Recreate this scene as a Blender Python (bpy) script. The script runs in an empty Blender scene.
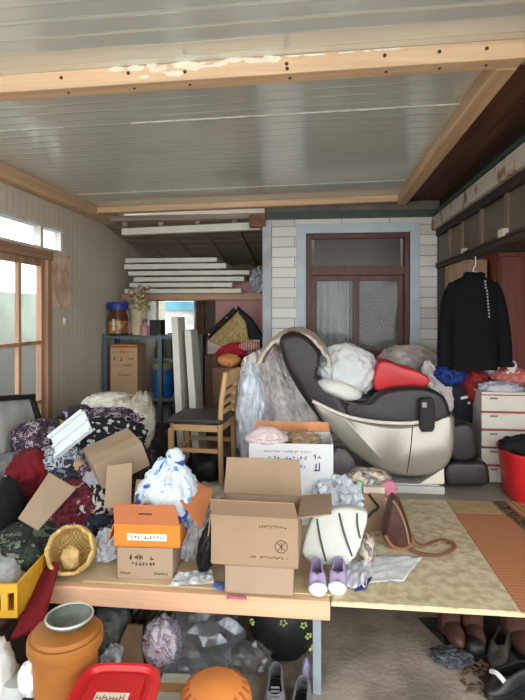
import bpy, bmesh, math, random
from mathutils import Vector, Matrix, Euler, noise
COL = bpy.context.scene.collection
F = 520.0; CX = 262.5; HY = 312.0; YAW = math.radians(6.1); ZC = 1.62
CAM = Vector((0, 0, ZC))
cs, sn = math.cos(YAW), math.sin(YAW)
R = math.radians
V = Vector
ZP = 0.42      # top of the raised floor / wooden platform
# --- measuring helpers: photograph pixel -> point on a chosen real plane
def ray(px, py):
    u = (px - CX) / F
    return V((u * cs - sn, u * sn + cs, (HY - py) / F))
def PD(px, py, d): return CAM + ray(px, py) * d
def PY(px, py, Y):
    r = ray(px, py); return CAM + r * (Y / r.y)
def PX(px, py, X):
    r = ray(px, py); return CAM + r * (X / r.x)
def PZ(px, py, z):
    r = ray(px, py); return CAM + r * ((z - ZC) / r.z)
def rotm(r):
    if r is None: return Matrix.Identity(4)
    if isinstance(r, Matrix): return r.to_4x4()
    return Euler([R(a) for a in r], 'XYZ').to_matrix().to_4x4()

class B:
    """collects shapes into one mesh"""
    def __init__(s): s.bm = bmesh.new(); s.mi = 0
    def _new(s, verts, faces, M=None):
        vs = [s.bm.verts.new(M @ V(v) if M is not None else V(v)) for v in verts]
        out = []
        for f in faces:
            try:
                fc = s.bm.faces.new([vs[i] for i in f]); fc.material_index = s.mi; out.append(fc)
            except ValueError: pass
        return out
    def mat(s, i): s.mi = i; return s
    def box(s, c, d, rot=None):
        M = Matrix.Translation(V(c)) @ rotm(rot)
        x, y, z = d[0] / 2, d[1] / 2, d[2] / 2
        vs = [(-x,-y,-z),(x,-y,-z),(x,y,-z),(-x,y,-z),(-x,-y,z),(x,-y,z),(x,y,z),(-x,y,z)]
        s._new(vs, [(3,2,1,0),(4,5,6,7),(0,1,5,4),(1,2,6,5),(2,3,7,6),(3,0,4,7)], M); return s
    def span(s, a, b):
        a, b = V(a), V(b); return s.box((a + b) / 2, [abs(x) for x in (b - a)])
    def hexa(s, p):   # 8 points: bottom 4 ccw, top 4 ccw
        s._new(p, [(3,2,1,0),(4,5,6,7),(0,1,5,4),(1,2,6,5),(2,3,7,6),(3,0,4,7)]); return s
    def plank(s, a, b, w, h, up=(0,0,1)):
        a, b = V(a), V(b); d = (b - a); L = d.length; d.normalize()
        side = d.cross(V(up)).normalized(); u = side.cross(d).normalized()
        M = Matrix((side, d, u)).transposed().to_4x4(); M.translation = (a + b) / 2
        x, y, z = w / 2, L / 2, h / 2
        vs = [(-x,-y,-z),(x,-y,-z),(x,y,-z),(-x,y,-z),(-x,-y,z),(x,-y,z),(x,y,z),(-x,y,z)]
        s._new(vs, [(3,2,1,0),(4,5,6,7),(0,1,5,4),(1,2,6,5),(2,3,7,6),(3,0,4,7)], M); return s
    def cyl(s, a, b, r0, r1=None, n=16, cap=True):
        a, b = V(a), V(b); r1 = r0 if r1 is None else r1
        q = (b - a).to_track_quat('Z', 'Y').to_matrix()
        vs = []; fs = []
        for p, r in ((a, r0), (b, r1)):
            for i in range(n):
                t = 2 * math.pi * i / n; vs.append(p + q @ V((r * math.cos(t), r * math.sin(t), 0)))
        for i in range(n):
            j = (i + 1) % n; fs.append((i, j, n + j, n + i))
        if cap: fs += [tuple(range(n - 1, -1, -1)), tuple(range(n, 2 * n))]
        s._new(vs, fs); return s
    def tube(s, pts, r, n=8, closed=False, rr=None, flat=1.0):
        pts = [V(p) for p in pts]; m = len(pts); vs = []; fs = []
        nrm = None
        for i, p in enumerate(pts):
            if closed: t = (pts[(i + 1) % m] - pts[i - 1])
            else: t = pts[min(i + 1, m - 1)] - pts[max(i - 1, 0)]
            t.normalize()
            if nrm is None:
                nrm = V((0, 0, 1)) if abs(t.z) < .9 else V((1, 0, 0))
            nrm = (nrm - t * nrm.dot(t)).normalized(); bi = t.cross(nrm)
            q = rr[i] if rr else r
            for k in range(n):
                a = 2 * math.pi * k / n
                vs.append(p + nrm * math.cos(a) * q * flat + bi * math.sin(a) * q)
        for i in range(m if closed else m - 1):
            j = (i + 1) % m
            for k in range(n):
                l = (k + 1) % n; fs.append((i * n + k, i * n + l, j * n + l, j * n + k))
        if not closed: fs += [tuple(range(n - 1, -1, -1)), tuple(range((m - 1) * n, m * n))]
        s._new(vs, fs); return s
    def lathe(s, prof, c=(0,0,0), n=28, M=None, sx=1, sy=1, power=2.0):
        """profile [(r,z)]; power>2 gives a rounded square"""
        T = Matrix.Translation(V(c)) @ (M.to_4x4() if M is not None else Matrix.Identity(4))
        vs = []; fs = []
        for r, z in prof:
            for i in range(n):
                t = 2 * math.pi * i / n; ct, st = math.cos(t), math.sin(t)
                k = (abs(ct) ** power + abs(st) ** power) ** (-1 / power)
                vs.append((r * ct * k * sx, r * st * k * sy, z))
        m = len(prof)
        for j in range(m - 1):
            for i in range(n):
                q = (i + 1) % n; fs.append((j * n + i, j * n + q, (j + 1) * n + q, (j + 1) * n + i))
        if prof[0][0] > 1e-4: fs.append(tuple(range(n - 1, -1, -1)))
        if prof[-1][0] > 1e-4: fs.append(tuple(range((m - 1) * n, m * n)))
        s._new(vs, fs, T); return s
    def prism(s, poly, ext, M=None):
        poly = [V(p) for p in poly]; ext = V(ext); n = len(poly)
        vs = poly + [p + ext for p in poly]
        fs = [tuple(range(n - 1, -1, -1)), tuple(range(n, 2 * n))] + [(i, (i + 1) % n, n + (i + 1) % n, n + i) for i in range(n)]
        s._new(vs, fs, M); return s
    def sheet(s, fn, nu, nv, th=0.003, M=None):
        """surface fn(u,v)->Vector with u,v in 0..1, given a real thickness"""
        P = [[V(fn(i / nu, j / nv)) for j in range(nv + 1)] for i in range(nu + 1)]
        top = []; bot = []
        for i in range(nu + 1):
            for j in range(nv + 1):
                du = P[min(i + 1, nu)][j] - P[max(i - 1, 0)][j]; dv = P[i][min(j + 1, nv)] - P[i][max(j - 1, 0)]
                nn = du.cross(dv); nn = nn.normalized() if nn.length > 1e-9 else V((0, 0, 1))
                top.append(P[i][j] + nn * th / 2); bot.append(P[i][j] - nn * th / 2)
        N = len(top); W = nv + 1; fs = []
        for i in range(nu):
            for j in range(nv):
                a = i * W + j; fs += [(a, a + W, a + W + 1, a + 1), (N + a, N + a + 1, N + a + W + 1, N + a + W)]
        for i in range(nu):
            a = i * W; fs.append((a, N + a, N + a + W, a + W)); a = i * W + nv; fs.append((a, a + W, N + a + W, N + a))
        for j in range(nv):
            fs.append((j, j + 1, N + j + 1, N + j)); a = nu * W + j; fs.append((a, N + a, N + a + 1, a + 1))
        s._new(top + bot, fs, M); return s
    def blob(s, c, rad, sub=4, amp=.25, freq=2.2, seed=0, rot=None, flat=None, sharp=True, power=2.0, squash=None):
        """crumpled closed volume; flat = height (in radii, -1..1) under which it is pressed flat"""
        t = bmesh.new(); bmesh.ops.create_icosphere(t, subdivisions=sub, radius=1)
        M = Matrix.Translation(V(c)) @ rotm(rot)
        off = V((seed * 7.13, seed * 3.71, seed * 1.93)); mp = {}
        for v in t.verts:
            p = v.co.copy()
            if power != 2.0:
                k = (abs(p.x) ** power + abs(p.y) ** power + abs(p.z) ** power) ** (-1 / power); p = p * k
            if sharp:
                a = noise.noise(p * freq + off); b = noise.noise(p * freq * 2.3 + off * 1.7); e = noise.noise(p * freq * 5 + off)
                rg = lambda q: 1 - min(1, abs(q) * 3.0)
                vd = noise.voronoi(p * freq * 1.5 + off)[0]
                f = rg(a) * .40 + rg(b) * .30 + rg(e) * .14 + (vd[1] - vd[0]) * -.55 + .1 - .30
            else:
                f = noise.fractal(p * freq + off, .8, 2, 3)
            p = p * (1 + amp * f)
            if squash: p = squash(p)
            if flat is not None and p.z < flat: p.z = flat
            mp[v] = s.bm.verts.new(M @ V((p.x * rad[0], p.y * rad[1], p.z * rad[2])))
        for f in t.faces:
            nf = s.bm.faces.new([mp[v] for v in f.verts]); nf.material_index = s.mi
        t.free(); return s

def obj(name, b, mat, parent=None, smooth=False, bev=0, seg=2, sub=0, loc=None, autos=40):
    bm = b.bm
    bmesh.ops.remove_doubles(bm, verts=bm.verts, dist=1e-6)
    bmesh.ops.recalc_face_normals(bm, faces=bm.faces)
    me = bpy.data.meshes.new(name); 
    o = bpy.data.objects.new(name, me); COL.objects.link(o)
    bm.to_mesh(me); bm.free()
    for m in (mat if isinstance(mat, (list, tuple)) else [mat]): me.materials.append(m)
    if smooth and not any(m.get('crinkle') for m in me.materials):
        for p in me.polygons: p.use_smooth = True
        if autos and autos < 180:
            me.set_sharp_from_angle(angle=R(autos))
    if bev:
        m = o.modifiers.new('bevel', 'BEVEL'); m.width = bev; m.segments = seg; m.limit_method = 'ANGLE'; m.angle_limit = R(35)
        m.harden_normals = False
    if sub:
        m = o.modifiers.new('sub', 'SUBSURF'); m.levels = sub; m.render_levels = sub
    if parent: o.parent = parent
    if loc: o.location = loc
    return o
def tag(o, label=None, cat=None, group=None, kind=None):
    if label: o['label'] = label
    if cat: o['category'] = cat
    if group: o['group'] = group
    if kind: o['kind'] = kind
    return o
def thing(name, label, cat, loc=(0,0,0), rz=0, group=None, rot=None):
    o = bpy.data.objects.new(name, None); COL.objects.link(o); o.empty_display_size = .05
    o.location = loc; o.rotation_euler = (0, 0, R(rz)) if rot is None else [R(a) for a in rot]
    return tag(o, label, cat, group)
def struct(name, b, mat, **k):
    return tag(obj(name, b, mat, **k), kind='structure')
def base(o):
    """move a single-mesh thing's origin to the base centre of its mesh"""
    me = o.data; xs = [v.co for v in me.vertices]
    c = V(((min(p.x for p in xs) + max(p.x for p in xs)) / 2, (min(p.y for p in xs) + max(p.y for p in xs)) / 2, min(p.z for p in xs)))
    me.transform(Matrix.Translation(-c)); o.location = o.location + c; return o
def single(name, b, mat, label, cat, group=None, **k):
    o = obj(name, b, mat, **k); base(o); return tag(o, label, cat, group)
def dup(root, loc, rz=None, label=None, group=None, rot=None):
    r = root.copy(); COL.objects.link(r); r.location = loc
    if rz is not None: r.rotation_euler = (0, 0, R(rz))
    if rot is not None: r.rotation_euler = [R(a) for a in rot]
    if label: r['label'] = label
    if group: r['group'] = group
    for ch in list(root.children):
        c = ch.copy(); COL.objects.link(c); c.parent = r
        for g in list(ch.children):
            d = g.copy(); COL.objects.link(d); d.parent = c
    return r

# ---------------------------------------------------------------- materials
def S(r, g, b):
    f = lambda c: (c / 12.92) if c <= .04045 else ((c + .055) / 1.055) ** 2.4
    return (f(r / 255), f(g / 255), f(b / 255), 1)
MATS = {}
def M(name, col, rough=.7, metal=0, var=.18, scale=6, bump=0, bscale=40, spec=.4, stretch=(1,1,1), col2=None, lo=.35, hi=.65, detail=4, coat=0, kind='noise', emit=None, trans=0, sheen=0, dist=0, wdir='X'):
    if name in MATS: return MATS[name]
    m = bpy.data.materials.new(name); m.use_nodes = True; nt = m.node_tree; N = nt.nodes; L = nt.links
    p = N['Principled BSDF']; p.inputs['Roughness'].default_value = rough; p.inputs['Metallic'].default_value = metal
    p.inputs['Specular IOR Level'].default_value = spec; p.inputs['Coat Weight'].default_value = coat
    if sheen: p.inputs['Sheen Weight'].default_value = sheen
    if trans: p.inputs['Transmission Weight'].default_value = trans
    tc = N.new('ShaderNodeTexCoord'); mp = N.new('ShaderNodeMapping'); mp.inputs['Scale'].default_value = stretch
    L.new(tc.outputs['Object'], mp.inputs['Vector'])
    if kind == 'noise':
        t = N.new('ShaderNodeTexNoise'); t.inputs['Scale'].default_value = scale; t.inputs['Detail'].default_value = detail; t.inputs['Distortion'].default_value = dist; fac = t.outputs['Fac']
    elif kind == 'wave':
        t = N.new('ShaderNodeTexWave'); t.inputs['Scale'].default_value = scale; t.inputs['Distortion'].default_value = dist; t.inputs['Detail'].default_value = 2; t.bands_direction = wdir; fac = t.outputs['Fac']
    elif kind == 'voronoi':
        t = N.new('ShaderNodeTexVoronoi'); t.inputs['Scale'].default_value = scale; fac = t.outputs['Color']
    elif kind == 'checker':
        t = N.new('ShaderNodeTexChecker'); t.inputs['Scale'].default_value = scale; fac = t.outputs['Fac']
    L.new(mp.outputs['Vector'], t.inputs['Vector'])
    rp = N.new('ShaderNodeValToRGB'); L.new(fac, rp.inputs['Fac'])
    c = V(col[:3])
    if col2 is None:
        a, b2 = c * (1 - var), c * (1 + var); a, b2 = (*a, 1), (*[min(1, x) for x in b2], 1)
    else: a, b2 = col, col2
    rp.color_ramp.elements[0].color = a; rp.color_ramp.elements[1].color = b2
    rp.color_ramp.elements[0].position = lo; rp.color_ramp.elements[1].position = hi
    L.new(rp.outputs['Color'], p.inputs['Base Color'])
    if emit:
        L.new(rp.outputs['Color'], p.inputs['Emission Color']); p.inputs['Emission Strength'].default_value = emit
    if bump:
        bn = N.new('ShaderNodeTexNoise'); bn.inputs['Scale'].default_value = bscale; bn.inputs['Detail'].default_value = 3
        L.new(mp.outputs['Vector'], bn.inputs['Vector'])
        bp = N.new('ShaderNodeBump'); bp.inputs['Strength'].default_value = bump; bp.inputs['Distance'].default_value = .01
        L.new(bn.outputs['Fac'], bp.inputs['Height']); L.new(bp.outputs['Normal'], p.inputs['Normal'])
    MATS[name] = m; return m
def PATTERN(name, cols, scale=14, rough=.85, stretch=(1,1,1), dist=1.5, detail=3, constant=True, kind='noise', bump=.25, bscale=60):
    """printed / mixed cloth: stepped ramp of several colours"""
    if name in MATS: return MATS[name]
    m = M(name, cols[0], rough, scale=scale, stretch=stretch, dist=dist, detail=detail, kind=kind, bump=bump, bscale=bscale)
    rp = [n for n in m.node_tree.nodes if n.type == 'VALTORGB'][0].color_ramp
    if constant: rp.interpolation = 'CONSTANT'
    while len(rp.elements) < len(cols): rp.elements.new(.5)
    n = len(cols)
    for i, c in enumerate(cols):
        rp.elements[i].position = .30 + .40 * i / max(1, n - (0 if constant else 1)) if i else 0.0
        rp.elements[i].color = c
    return m
def FILM(name, col, alpha=.35, rough=.15, scale=9, metal=0):
    """thin clear plastic: mix of transparent and glossy/diffuse film"""
    if name in MATS: return MATS[name]
    m = bpy.data.materials.new(name); m.use_nodes = True; nt = m.node_tree; N = nt.nodes; L = nt.links
    p = N['Principled BSDF']; p.inputs['Roughness'].default_value = rough; p.inputs['Base Color'].default_value = col; p.inputs['Specular IOR Level'].default_value = 1.0; p.inputs['Metallic'].default_value = metal
    out = N['Material Output']; tr = N.new('ShaderNodeBsdfTransparent'); tr.inputs['Color'].default_value = (.93, .94, .95, 1); mx = N.new('ShaderNodeMixShader')
    tc = N.new('ShaderNodeTexCoord'); nz = N.new('ShaderNodeTexNoise'); nz.inputs['Scale'].default_value = scale; nz.inputs['Detail'].default_value = 4
    L.new(tc.outputs['Object'], nz.inputs['Vector'])
    mr = N.new('ShaderNodeMapRange'); mr.inputs['From Min'].default_value = .3; mr.inputs['From Max'].default_value = .7
    mr.inputs['To Min'].default_value = max(0, alpha - .25); mr.inputs['To Max'].default_value = min(1, alpha + .25)
    L.new(nz.outputs['Fac'], mr.inputs['Value']); L.new(mr.outputs['Result'], mx.inputs['Fac'])
    L.new(tr.outputs['BSDF'], mx.inputs[1]); L.new(p.outputs['BSDF'], mx.inputs[2]); L.new(mx.outputs['Shader'], out.inputs['Surface'])
    m['crinkle'] = 1; MATS[name] = m; return m
def GLASS(name, col=(1,1,1,1), alpha=.12, rough=.03, dcol=None):
    if name in MATS: return MATS[name]
    m = bpy.data.materials.new(name); m.use_nodes = True; nt = m.node_tree; N = nt.nodes; L = nt.links
    p = N['Principled BSDF']; p.inputs['Roughness'].default_value = rough; p.inputs['Base Color'].default_value = dcol or (.6,.65,.65,1)
    p.inputs['Specular IOR Level'].default_value = .6
    out = N['Material Output']; tr = N.new('ShaderNodeBsdfTransparent'); tr.inputs['Color'].default_value = col
    mx = N.new('ShaderNodeMixShader'); mx.inputs['Fac'].default_value = alpha
    L.new(tr.outputs['BSDF'], mx.inputs[1]); L.new(p.outputs['BSDF'], mx.inputs[2]); L.new(mx.outputs['Shader'], out.inputs['Surface'])
    MATS[name] = m; return m

def wood(name, col, var=.22, axis='y', rough=.65, scale=5):
    st = {'x': (.15, 3, 3), 'y': (3, .15, 3), 'z': (3, 3, .15)}[axis]
    return M(name, col, rough, var=var, scale=scale, stretch=st, bump=.15, bscale=14, dist=1.2)
rng = random.Random(4)
CARD = M('cardboard', S(158,133,107), .85, var=.07, scale=3, bump=.05, bscale=60)
CARD_IN = M('cardboard_inside', S(158,130,104), .88, var=.07, scale=3)
CARD_PALE = M('cardboard_pale', S(164,142,118), .85, var=.06, scale=3)
TAPE = M('packing_tape', S(168,130,92), .3, var=.05)
INK = M('dark_ink', S(52,40,36), .8, var=.1)
INKBLUE = M('blue_ink', S(50,55,110), .8, var=.1)
WHITEP = M('white_plastic', S(222,222,218), .45, var=.05)
BLACKP = M('black_plastic', S(22,22,24), .5, var=.2)
PINE = wood('pine_x', S(216,182,146), axis='x', var=.14)
PINEY = wood('pine_y', S(208,174,138), axis='y', var=.14)
PINEZ = wood('pine_z', S(212,164,112), axis='z')
# ================================================================ SETTING
XL = -2.1; YH = 4.70; YA = 6.6; XR = 1.06
def roofz(x): return 2.575 + .018 * (x + 2.1)
# ground, raised floor
CONC = M('concrete_ground', S(118,108,96), .9, scale=3.5, detail=10, col2=S(168,156,140), lo=.36, hi=.64, bump=.5, bscale=40)
struct('floor', B().span((-6, -2.6, -.1), (4, 3.9, 0)), CONC)
struct('floor_bounce_slab', B().span((-9, -12, -.12), (9, -2.6, -.005)), M('pale_bounce', S(206,202,194), .9, scale=2))  # unseen pale slab, added to bounce light up to the ceiling
FLOORM = M('vinyl_floor', S(150,140,130), .55, var=.08, scale=3)
b = B(); b.span((-2.2, 3.43, .30), (2.5, 7.0, ZP)); b.span((-2.2, 3.50, .001), (2.5, 3.62, .30))
struct('floor_raised', b, FLOORM)
# roof of insulated panels
def roof_material():
    m = M('roof_panel', S(222,228,222), .17, metal=.35, var=.03, scale=2)
    nt = m.node_tree; N = nt.nodes; L = nt.links; p = N['Principled BSDF']
    tc = N.new('ShaderNodeTexCoord'); sp = N.new('ShaderNodeSeparateXYZ'); L.new(tc.outputs['Object'], sp.inputs['Vector'])
    wv = N.new('ShaderNodeMath'); wv.operation = 'MULTIPLY'; wv.inputs[1].default_value = 2 * math.pi / .19; L.new(sp.outputs['Y'], wv.inputs[0])
    sn_ = N.new('ShaderNodeMath'); sn_.operation = 'SINE'; L.new(wv.outputs[0], sn_.inputs[0])
    pw = N.new('ShaderNodeMath'); pw.operation = 'POWER'; ab = N.new('ShaderNodeMath'); ab.operation = 'ABSOLUTE'; L.new(sn_.outputs[0], ab.inputs[0]); L.new(ab.outputs[0], pw.inputs[0]); pw.inputs[1].default_value = 40
    bp = N.new('ShaderNodeBump'); bp.inputs['Strength'].default_value = .3; bp.inputs['Distance'].default_value = .006
    nz = N.new('ShaderNodeTexNoise'); nz.inputs['Scale'].default_value = 5; mp = N.new('ShaderNodeMapping'); mp.inputs['Scale'].default_value = (.5, 6, 1); L.new(tc.outputs['Object'], mp.inputs['Vector']); L.new(mp.outputs['Vector'], nz.inputs['Vector'])
    ad = N.new('ShaderNodeMath'); ad.operation = 'ADD'; L.new(pw.outputs[0], ad.inputs[0]); ms = N.new('ShaderNodeMath'); ms.operation = 'MULTIPLY'; ms.inputs[1].default_value = .35; L.new(nz.outputs['Fac'], ms.inputs[0]); L.new(ms.outputs[0], ad.inputs[1])
    L.new(ad.outputs[0], bp.inputs['Height']); L.new(bp.outputs['Normal'], p.inputs['Normal'])
    return m
ROOF = roof_material()
def roofslab(b, x0, x1, y0, y1, dz=0, t=.06):
    z0, z1 = roofz(x0) + dz, roofz(x1) + dz
    b.hexa([(x0,y0,z0),(x1,y0,z1),(x1,y1,z1),(x0,y1,z0),(x0,y0,z0+t),(x1,y0,z1+t),(x1,y1,z1+t),(x0,y1,z0+t)])
b = B()
for y0, y1 in ((-2.6, 1.64), (1.645, 2.595), (2.60, 4.045), (4.05, 5.25)): roofslab(b, -2.35, .80, y0, y1, 0)  # front slab lengthened out of view to hold back sky light
struct('ceiling', b, ROOF)
WSEAL = M('white_sealant', S(226,226,218), .7, var=.15, scale=20)
b = B()
def seam(b, x0, x1, y, w=.010):
    x = x0; r = random.Random(int(y * 100))
    while x < x1:
        l = r.uniform(.15, .4); ww = w * r.uniform(.4, 1.2)
        if r.random() < .93:
            x2 = min(x + l, x1); z0, z1 = roofz(x), roofz(x2)
            b.hexa([(x,y-ww/2,z0-.003),(x2,y-ww/2,z1-.003),(x2,y+ww/2,z1-.003),(x,y+ww/2,z0-.003),(x,y-ww/2,z0+.002),(x2,y-ww/2,z1+.002),(x2,y+ww/2,z1+.002),(x,y+ww/2,z0+.002)])
        x += l * .96
seam(b, -2.0, .68, 2.60, .013); seam(b, -1.95, .66, 4.05, .010)
struct('trim_ceiling_sealant', b, WSEAL)
# beams under the roof
def beamx(b, x0, x1, y0, y1, h):
    z0, z1 = roofz(x0), roofz(x1)
    b.hexa([(x0,y0,z0-h),(x1,y0,z1-h),(x1,y1,z1-h),(x0,y1,z0-h),(x0,y0,z0-.0005),(x1,y0,z1-.0005),(x1,y1,z1-.0005),(x0,y1,z0-.0005)])
b = B(); beamx(b, -2.02, .76, 2.0, 2.085, .072)
o = struct('trim_beam_front', b, PINE, bev=.004)
SCREW = M('screw_head', S(60,40,30), .5, var=.2)
b = B()
for x, dz in ((-1.03,.03),(-.52,.04),(-.12,.036),(-.118,.055),(.25,.03),(.45,.03),(-.75,.03),(.62,.03)):
    z = roofz(x) - dz; b.cyl((x, 2.0005, z), (x, 1.996, z), .007, n=8)
    b.cyl((x+.01, 2.04, roofz(x)-.0715), (x+.01, 2.04, roofz(x)-.075), .006, n=8)
struct('trim_beam_screws', b, SCREW)
PLAST = M('plaster_smear', S(228,220,200), .9, var=.1, scale=12)
b = B(); r = random.Random(3)
for i in range(34):
    x = r.gauss(-.50, .16); z = roofz(x) - .004 - abs(r.gauss(0, .02)) * (1 if abs(x + .52) < .18 else .3)
    b.blob((x, 1.999, z), (r.uniform(.01,.05), .003, r.uniform(.004,.012)), sub=2, amp=.6, seed=i)
for i in range(16):
    x = r.uniform(-.2, .35); b.blob((x, 1.999, roofz(x) - .008), (r.uniform(.01,.04), .003, .004), sub=2, amp=.6, seed=i + 50)
struct('trim_beam_plaster', b, PLAST, smooth=True)
b = B(); beamx(b, -2.02, .68, 4.55, 4.64, .055); struct('trim_beam_back', b, PINE, bev=.004)
b = B(); z = roofz(-2.06); b.span((-2.1, .2, z - .09), (-2.0, 5.25, z - .0005)); struct('trim_beam_left', b, PINEY, bev=.004)
b = B(); z = roofz(.75); b.hexa([(.68,2.087,z-.075),(.76,2.087,z-.075),(.76,4.66,z-.075),(.68,4.66,z-.075),(.68,2.087,z-.002),(.76,2.087,z-.002),(.76,4.66,z-.002),(.68,4.66,z-.002)]); struct('trim_beam_right', b, PINEY, bev=.004)
b = B(); b.box((.775, 2.02, z - .02), (.03, .10, .09)); struct('trim_beam_bracket', b, M('green_paint', S(140,160,110), .6))
# dark boarded ceiling strip of the old house and its peeling beam
DARKW = wood('dark_board', S(96,62,42), axis='y', var=.35)
b = B()
for i in range(2): b.span((.77 + i * .17, 1.2, 2.60), (.935 + i * .17, 4.75, 2.63))
struct('ceiling_eaves', b, DARKW)
PEEL = M('peeling_paint', S(186,178,164), .85, scale=7, col2=S(130,96,74), lo=.54, hi=.64, detail=6, bump=.5, bscale=30)
b = B(); b.span((.99, 1.2, 2.335), (1.12, 4.75, 2.445)); struct('trim_beam_peeling', b, PEEL, bev=.008)
GREENP = M('dark_green_metal', S(52,72,62), .5, var=.2, scale=12)
b = B(); b.cyl((1.01, 1.2, 2.475), (1.01, 4.65, 2.475), .018, n=12); b.mat(1); b.span((1.06, 1.2, 2.446), (1.12, 4.75, 2.60)); b.span((1.02, 1.2, 2.275), (1.12, 4.66, 2.334)); struct('trim_beam_green', b, [GREENP, M('dark_rail_and_gap', S(46,34,30), .7)])  # upper dark strip stands for the shaded gap between eaves and beam
b = B(); b.span((-.46, YH - .05, 2.455), (1.06, YH + .05, 2.515)); struct('trim_house_gutter', b, GREENP)
b = B(); b.span((-.46, YH, 2.51), (1.2, YH + .1, 2.75)); struct('wall_gable', b, M('gable_render', S(120,112,104), .9, scale=6))
# left wall
def ribbed():
    m = M('ribbed_panel', S(208,198,180), .5, var=.05, scale=3)
    nt = m.node_tree; N = nt.nodes; L = nt.links; p = N['Principled BSDF']
    tc = N.new('ShaderNodeTexCoord'); sp = N.new('ShaderNodeSeparateXYZ'); L.new(tc.outputs['Object'], sp.inputs['Vector'])
    wv = N.new('ShaderNodeMath'); wv.operation = 'MULTIPLY'; wv.inputs[1].default_value = 2 * math.pi / .08; L.new(sp.outputs['Y'], wv.inputs[0])
    s2 = N.new('ShaderNodeMath'); s2.operation = 'SINE'; L.new(wv.outputs[0], s2.inputs[0])
    bp = N.new('ShaderNodeBump'); bp.inputs['Strength'].default_value = .14; bp.inputs['Distance'].default_value = .006
    L.new(s2.outputs[0], bp.inputs['Height']); L.new(bp.outputs['Normal'], p.inputs['Normal']); return m
RIB = ribbed()
zt = roofz(-2.1)
b = B(); b.span((-2.18, 4.11, 0), (XL, 7.0, zt)); b.span((-2.18, .8, ZC + .665), (XL, 4.11, zt)); b.span((-2.18, 3.88, 0), (XL, 4.11, ZC + .485))
struct('wall_left', b, RIB)
DOORW = wood('door_wood', S(176,138,110), axis='z', var=.25)
DOORWY = wood('door_wood_rail', S(164,126,100), axis='y', var=.25)
PANE = GLASS('door_glass', (1,1,1,1), .15, .12, S(190,200,196))
# transom window strip over the doors
b = B(); zl, zh = ZC + .485, ZC + .665
for y in (1.2, 2.35, 3.10, 3.78, 4.09): b.span((-2.16, y - .02, zl), (-2.10, y + .02, zh))
b.span((-2.17, .8, zl - .012), (-2.085, 4.11, zl + .012)); b.span((-2.17, .8, zh - .012), (-2.085, 4.11, zh + .012))
w = struct('window_1', b, M('transom_frame', S(214,212,206), .5))
obj('pane', B().span((-2.135, .8, zl), (-2.130, 4.09, zh)), PANE, w)
# head rail over sliding doors
b = B(); b.span((-2.17, .8, ZC + .40), (-2.06, 3.88, ZC + .473)); struct('trim_door_head', b, DOORWY, bev=.004)
b = B(); b.span((-2.17, 3.81, 0.0), (-2.07, 3.879, ZC + .40)); struct('trim_door_post', b, DOORW, bev=.004)
def door(n, y0, y1, x):
    z0, z1 = .06, ZC + .399; st = .055
    b = B(); b.span((x-.02, y0, z0), (x+.02, y0+st, z1)); b.span((x-.02, y1-st, z0), (x+.02, y1, z1))
    for za, zb in ((z0, z0+.10), (.62, .70), (z1-.05, z1), (ZC-.245, ZC-.215), (.93,.955)):
        b.span((x-.018, y0+st, za), (x+.018, y1-st, zb))
    ym = (y0 + y1) / 2 + .02; b.span((x-.015, ym-.018, .70), (x+.015, ym+.018, z1-.05))
    d = struct('door_%d' % n, b, DOORW, bev=.003)
    obj('pane', B().span((x-.003, y0+st, .70), (x+.003, y1-st, z1-.05)), PANE, d)
    obj('panel', B().span((x-.008, y0+st, z0+.1), (x+.008, y1-st, .62)), DOORWY, d)
door(1, 3.10, 3.808, -2.11); door(2, 2.43, 3.14, -2.152); door(3, 1.74, 2.45, -2.11)
b = B(); b.span((-2.17, .7, 0), (-2.09, 1.74, ZC+.40)); struct('wall_left_front', b, RIB)
# pinkish board by the door, switch
BOARD = M('chipboard_offcut', S(206,164,136), .8, scale=9, col2=S(232,206,180), lo=.4, hi=.6, detail=2)
p0 = PX(48, 252, -2.09); p1 = PX(69, 308, -2.09)
o = single('wall_board', B().span((-2.099, p0.y, p1.z), (-2.075, p1.y, p0.z)), BOARD, 'pale pinkish wooden board fixed on the wall beside the glazed door', 'board', bev=.003)
b = B(); p = PX(64, 321, -2.1); b.span((-2.0995, p.y-.018, p.z-.03), (-2.085, p.y+.018, p.z+.03))
sw = single('light_switch', b, WHITEP, 'small white light switch on the left wall under the pinkish board', 'switch', bev=.004)
obj('rocker', B().box((.009, 0, .03), (.008, .018, .03)), M('rocker_white', S(200,200,196), .4), sw, bev=.002)
# neighbour wall and yard outside
b = B(); b.span((-5.3, -2, 0), (-5.1, 9, 1.95)); b.mat(1); b.span((-5.09, -2, 0), (-4.6, 9, 1.1)); struct('wall_outside', b, [M('neighbour_wall', S(136,144,132), .9, scale=3), M('neighbour_base', S(84,82,76), .9, scale=3)])
b = B(); b.span((-6.0, 3.9, -.1), (-2.18, 9.5, 0)); struct('floor_yard', b, CONC)
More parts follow.
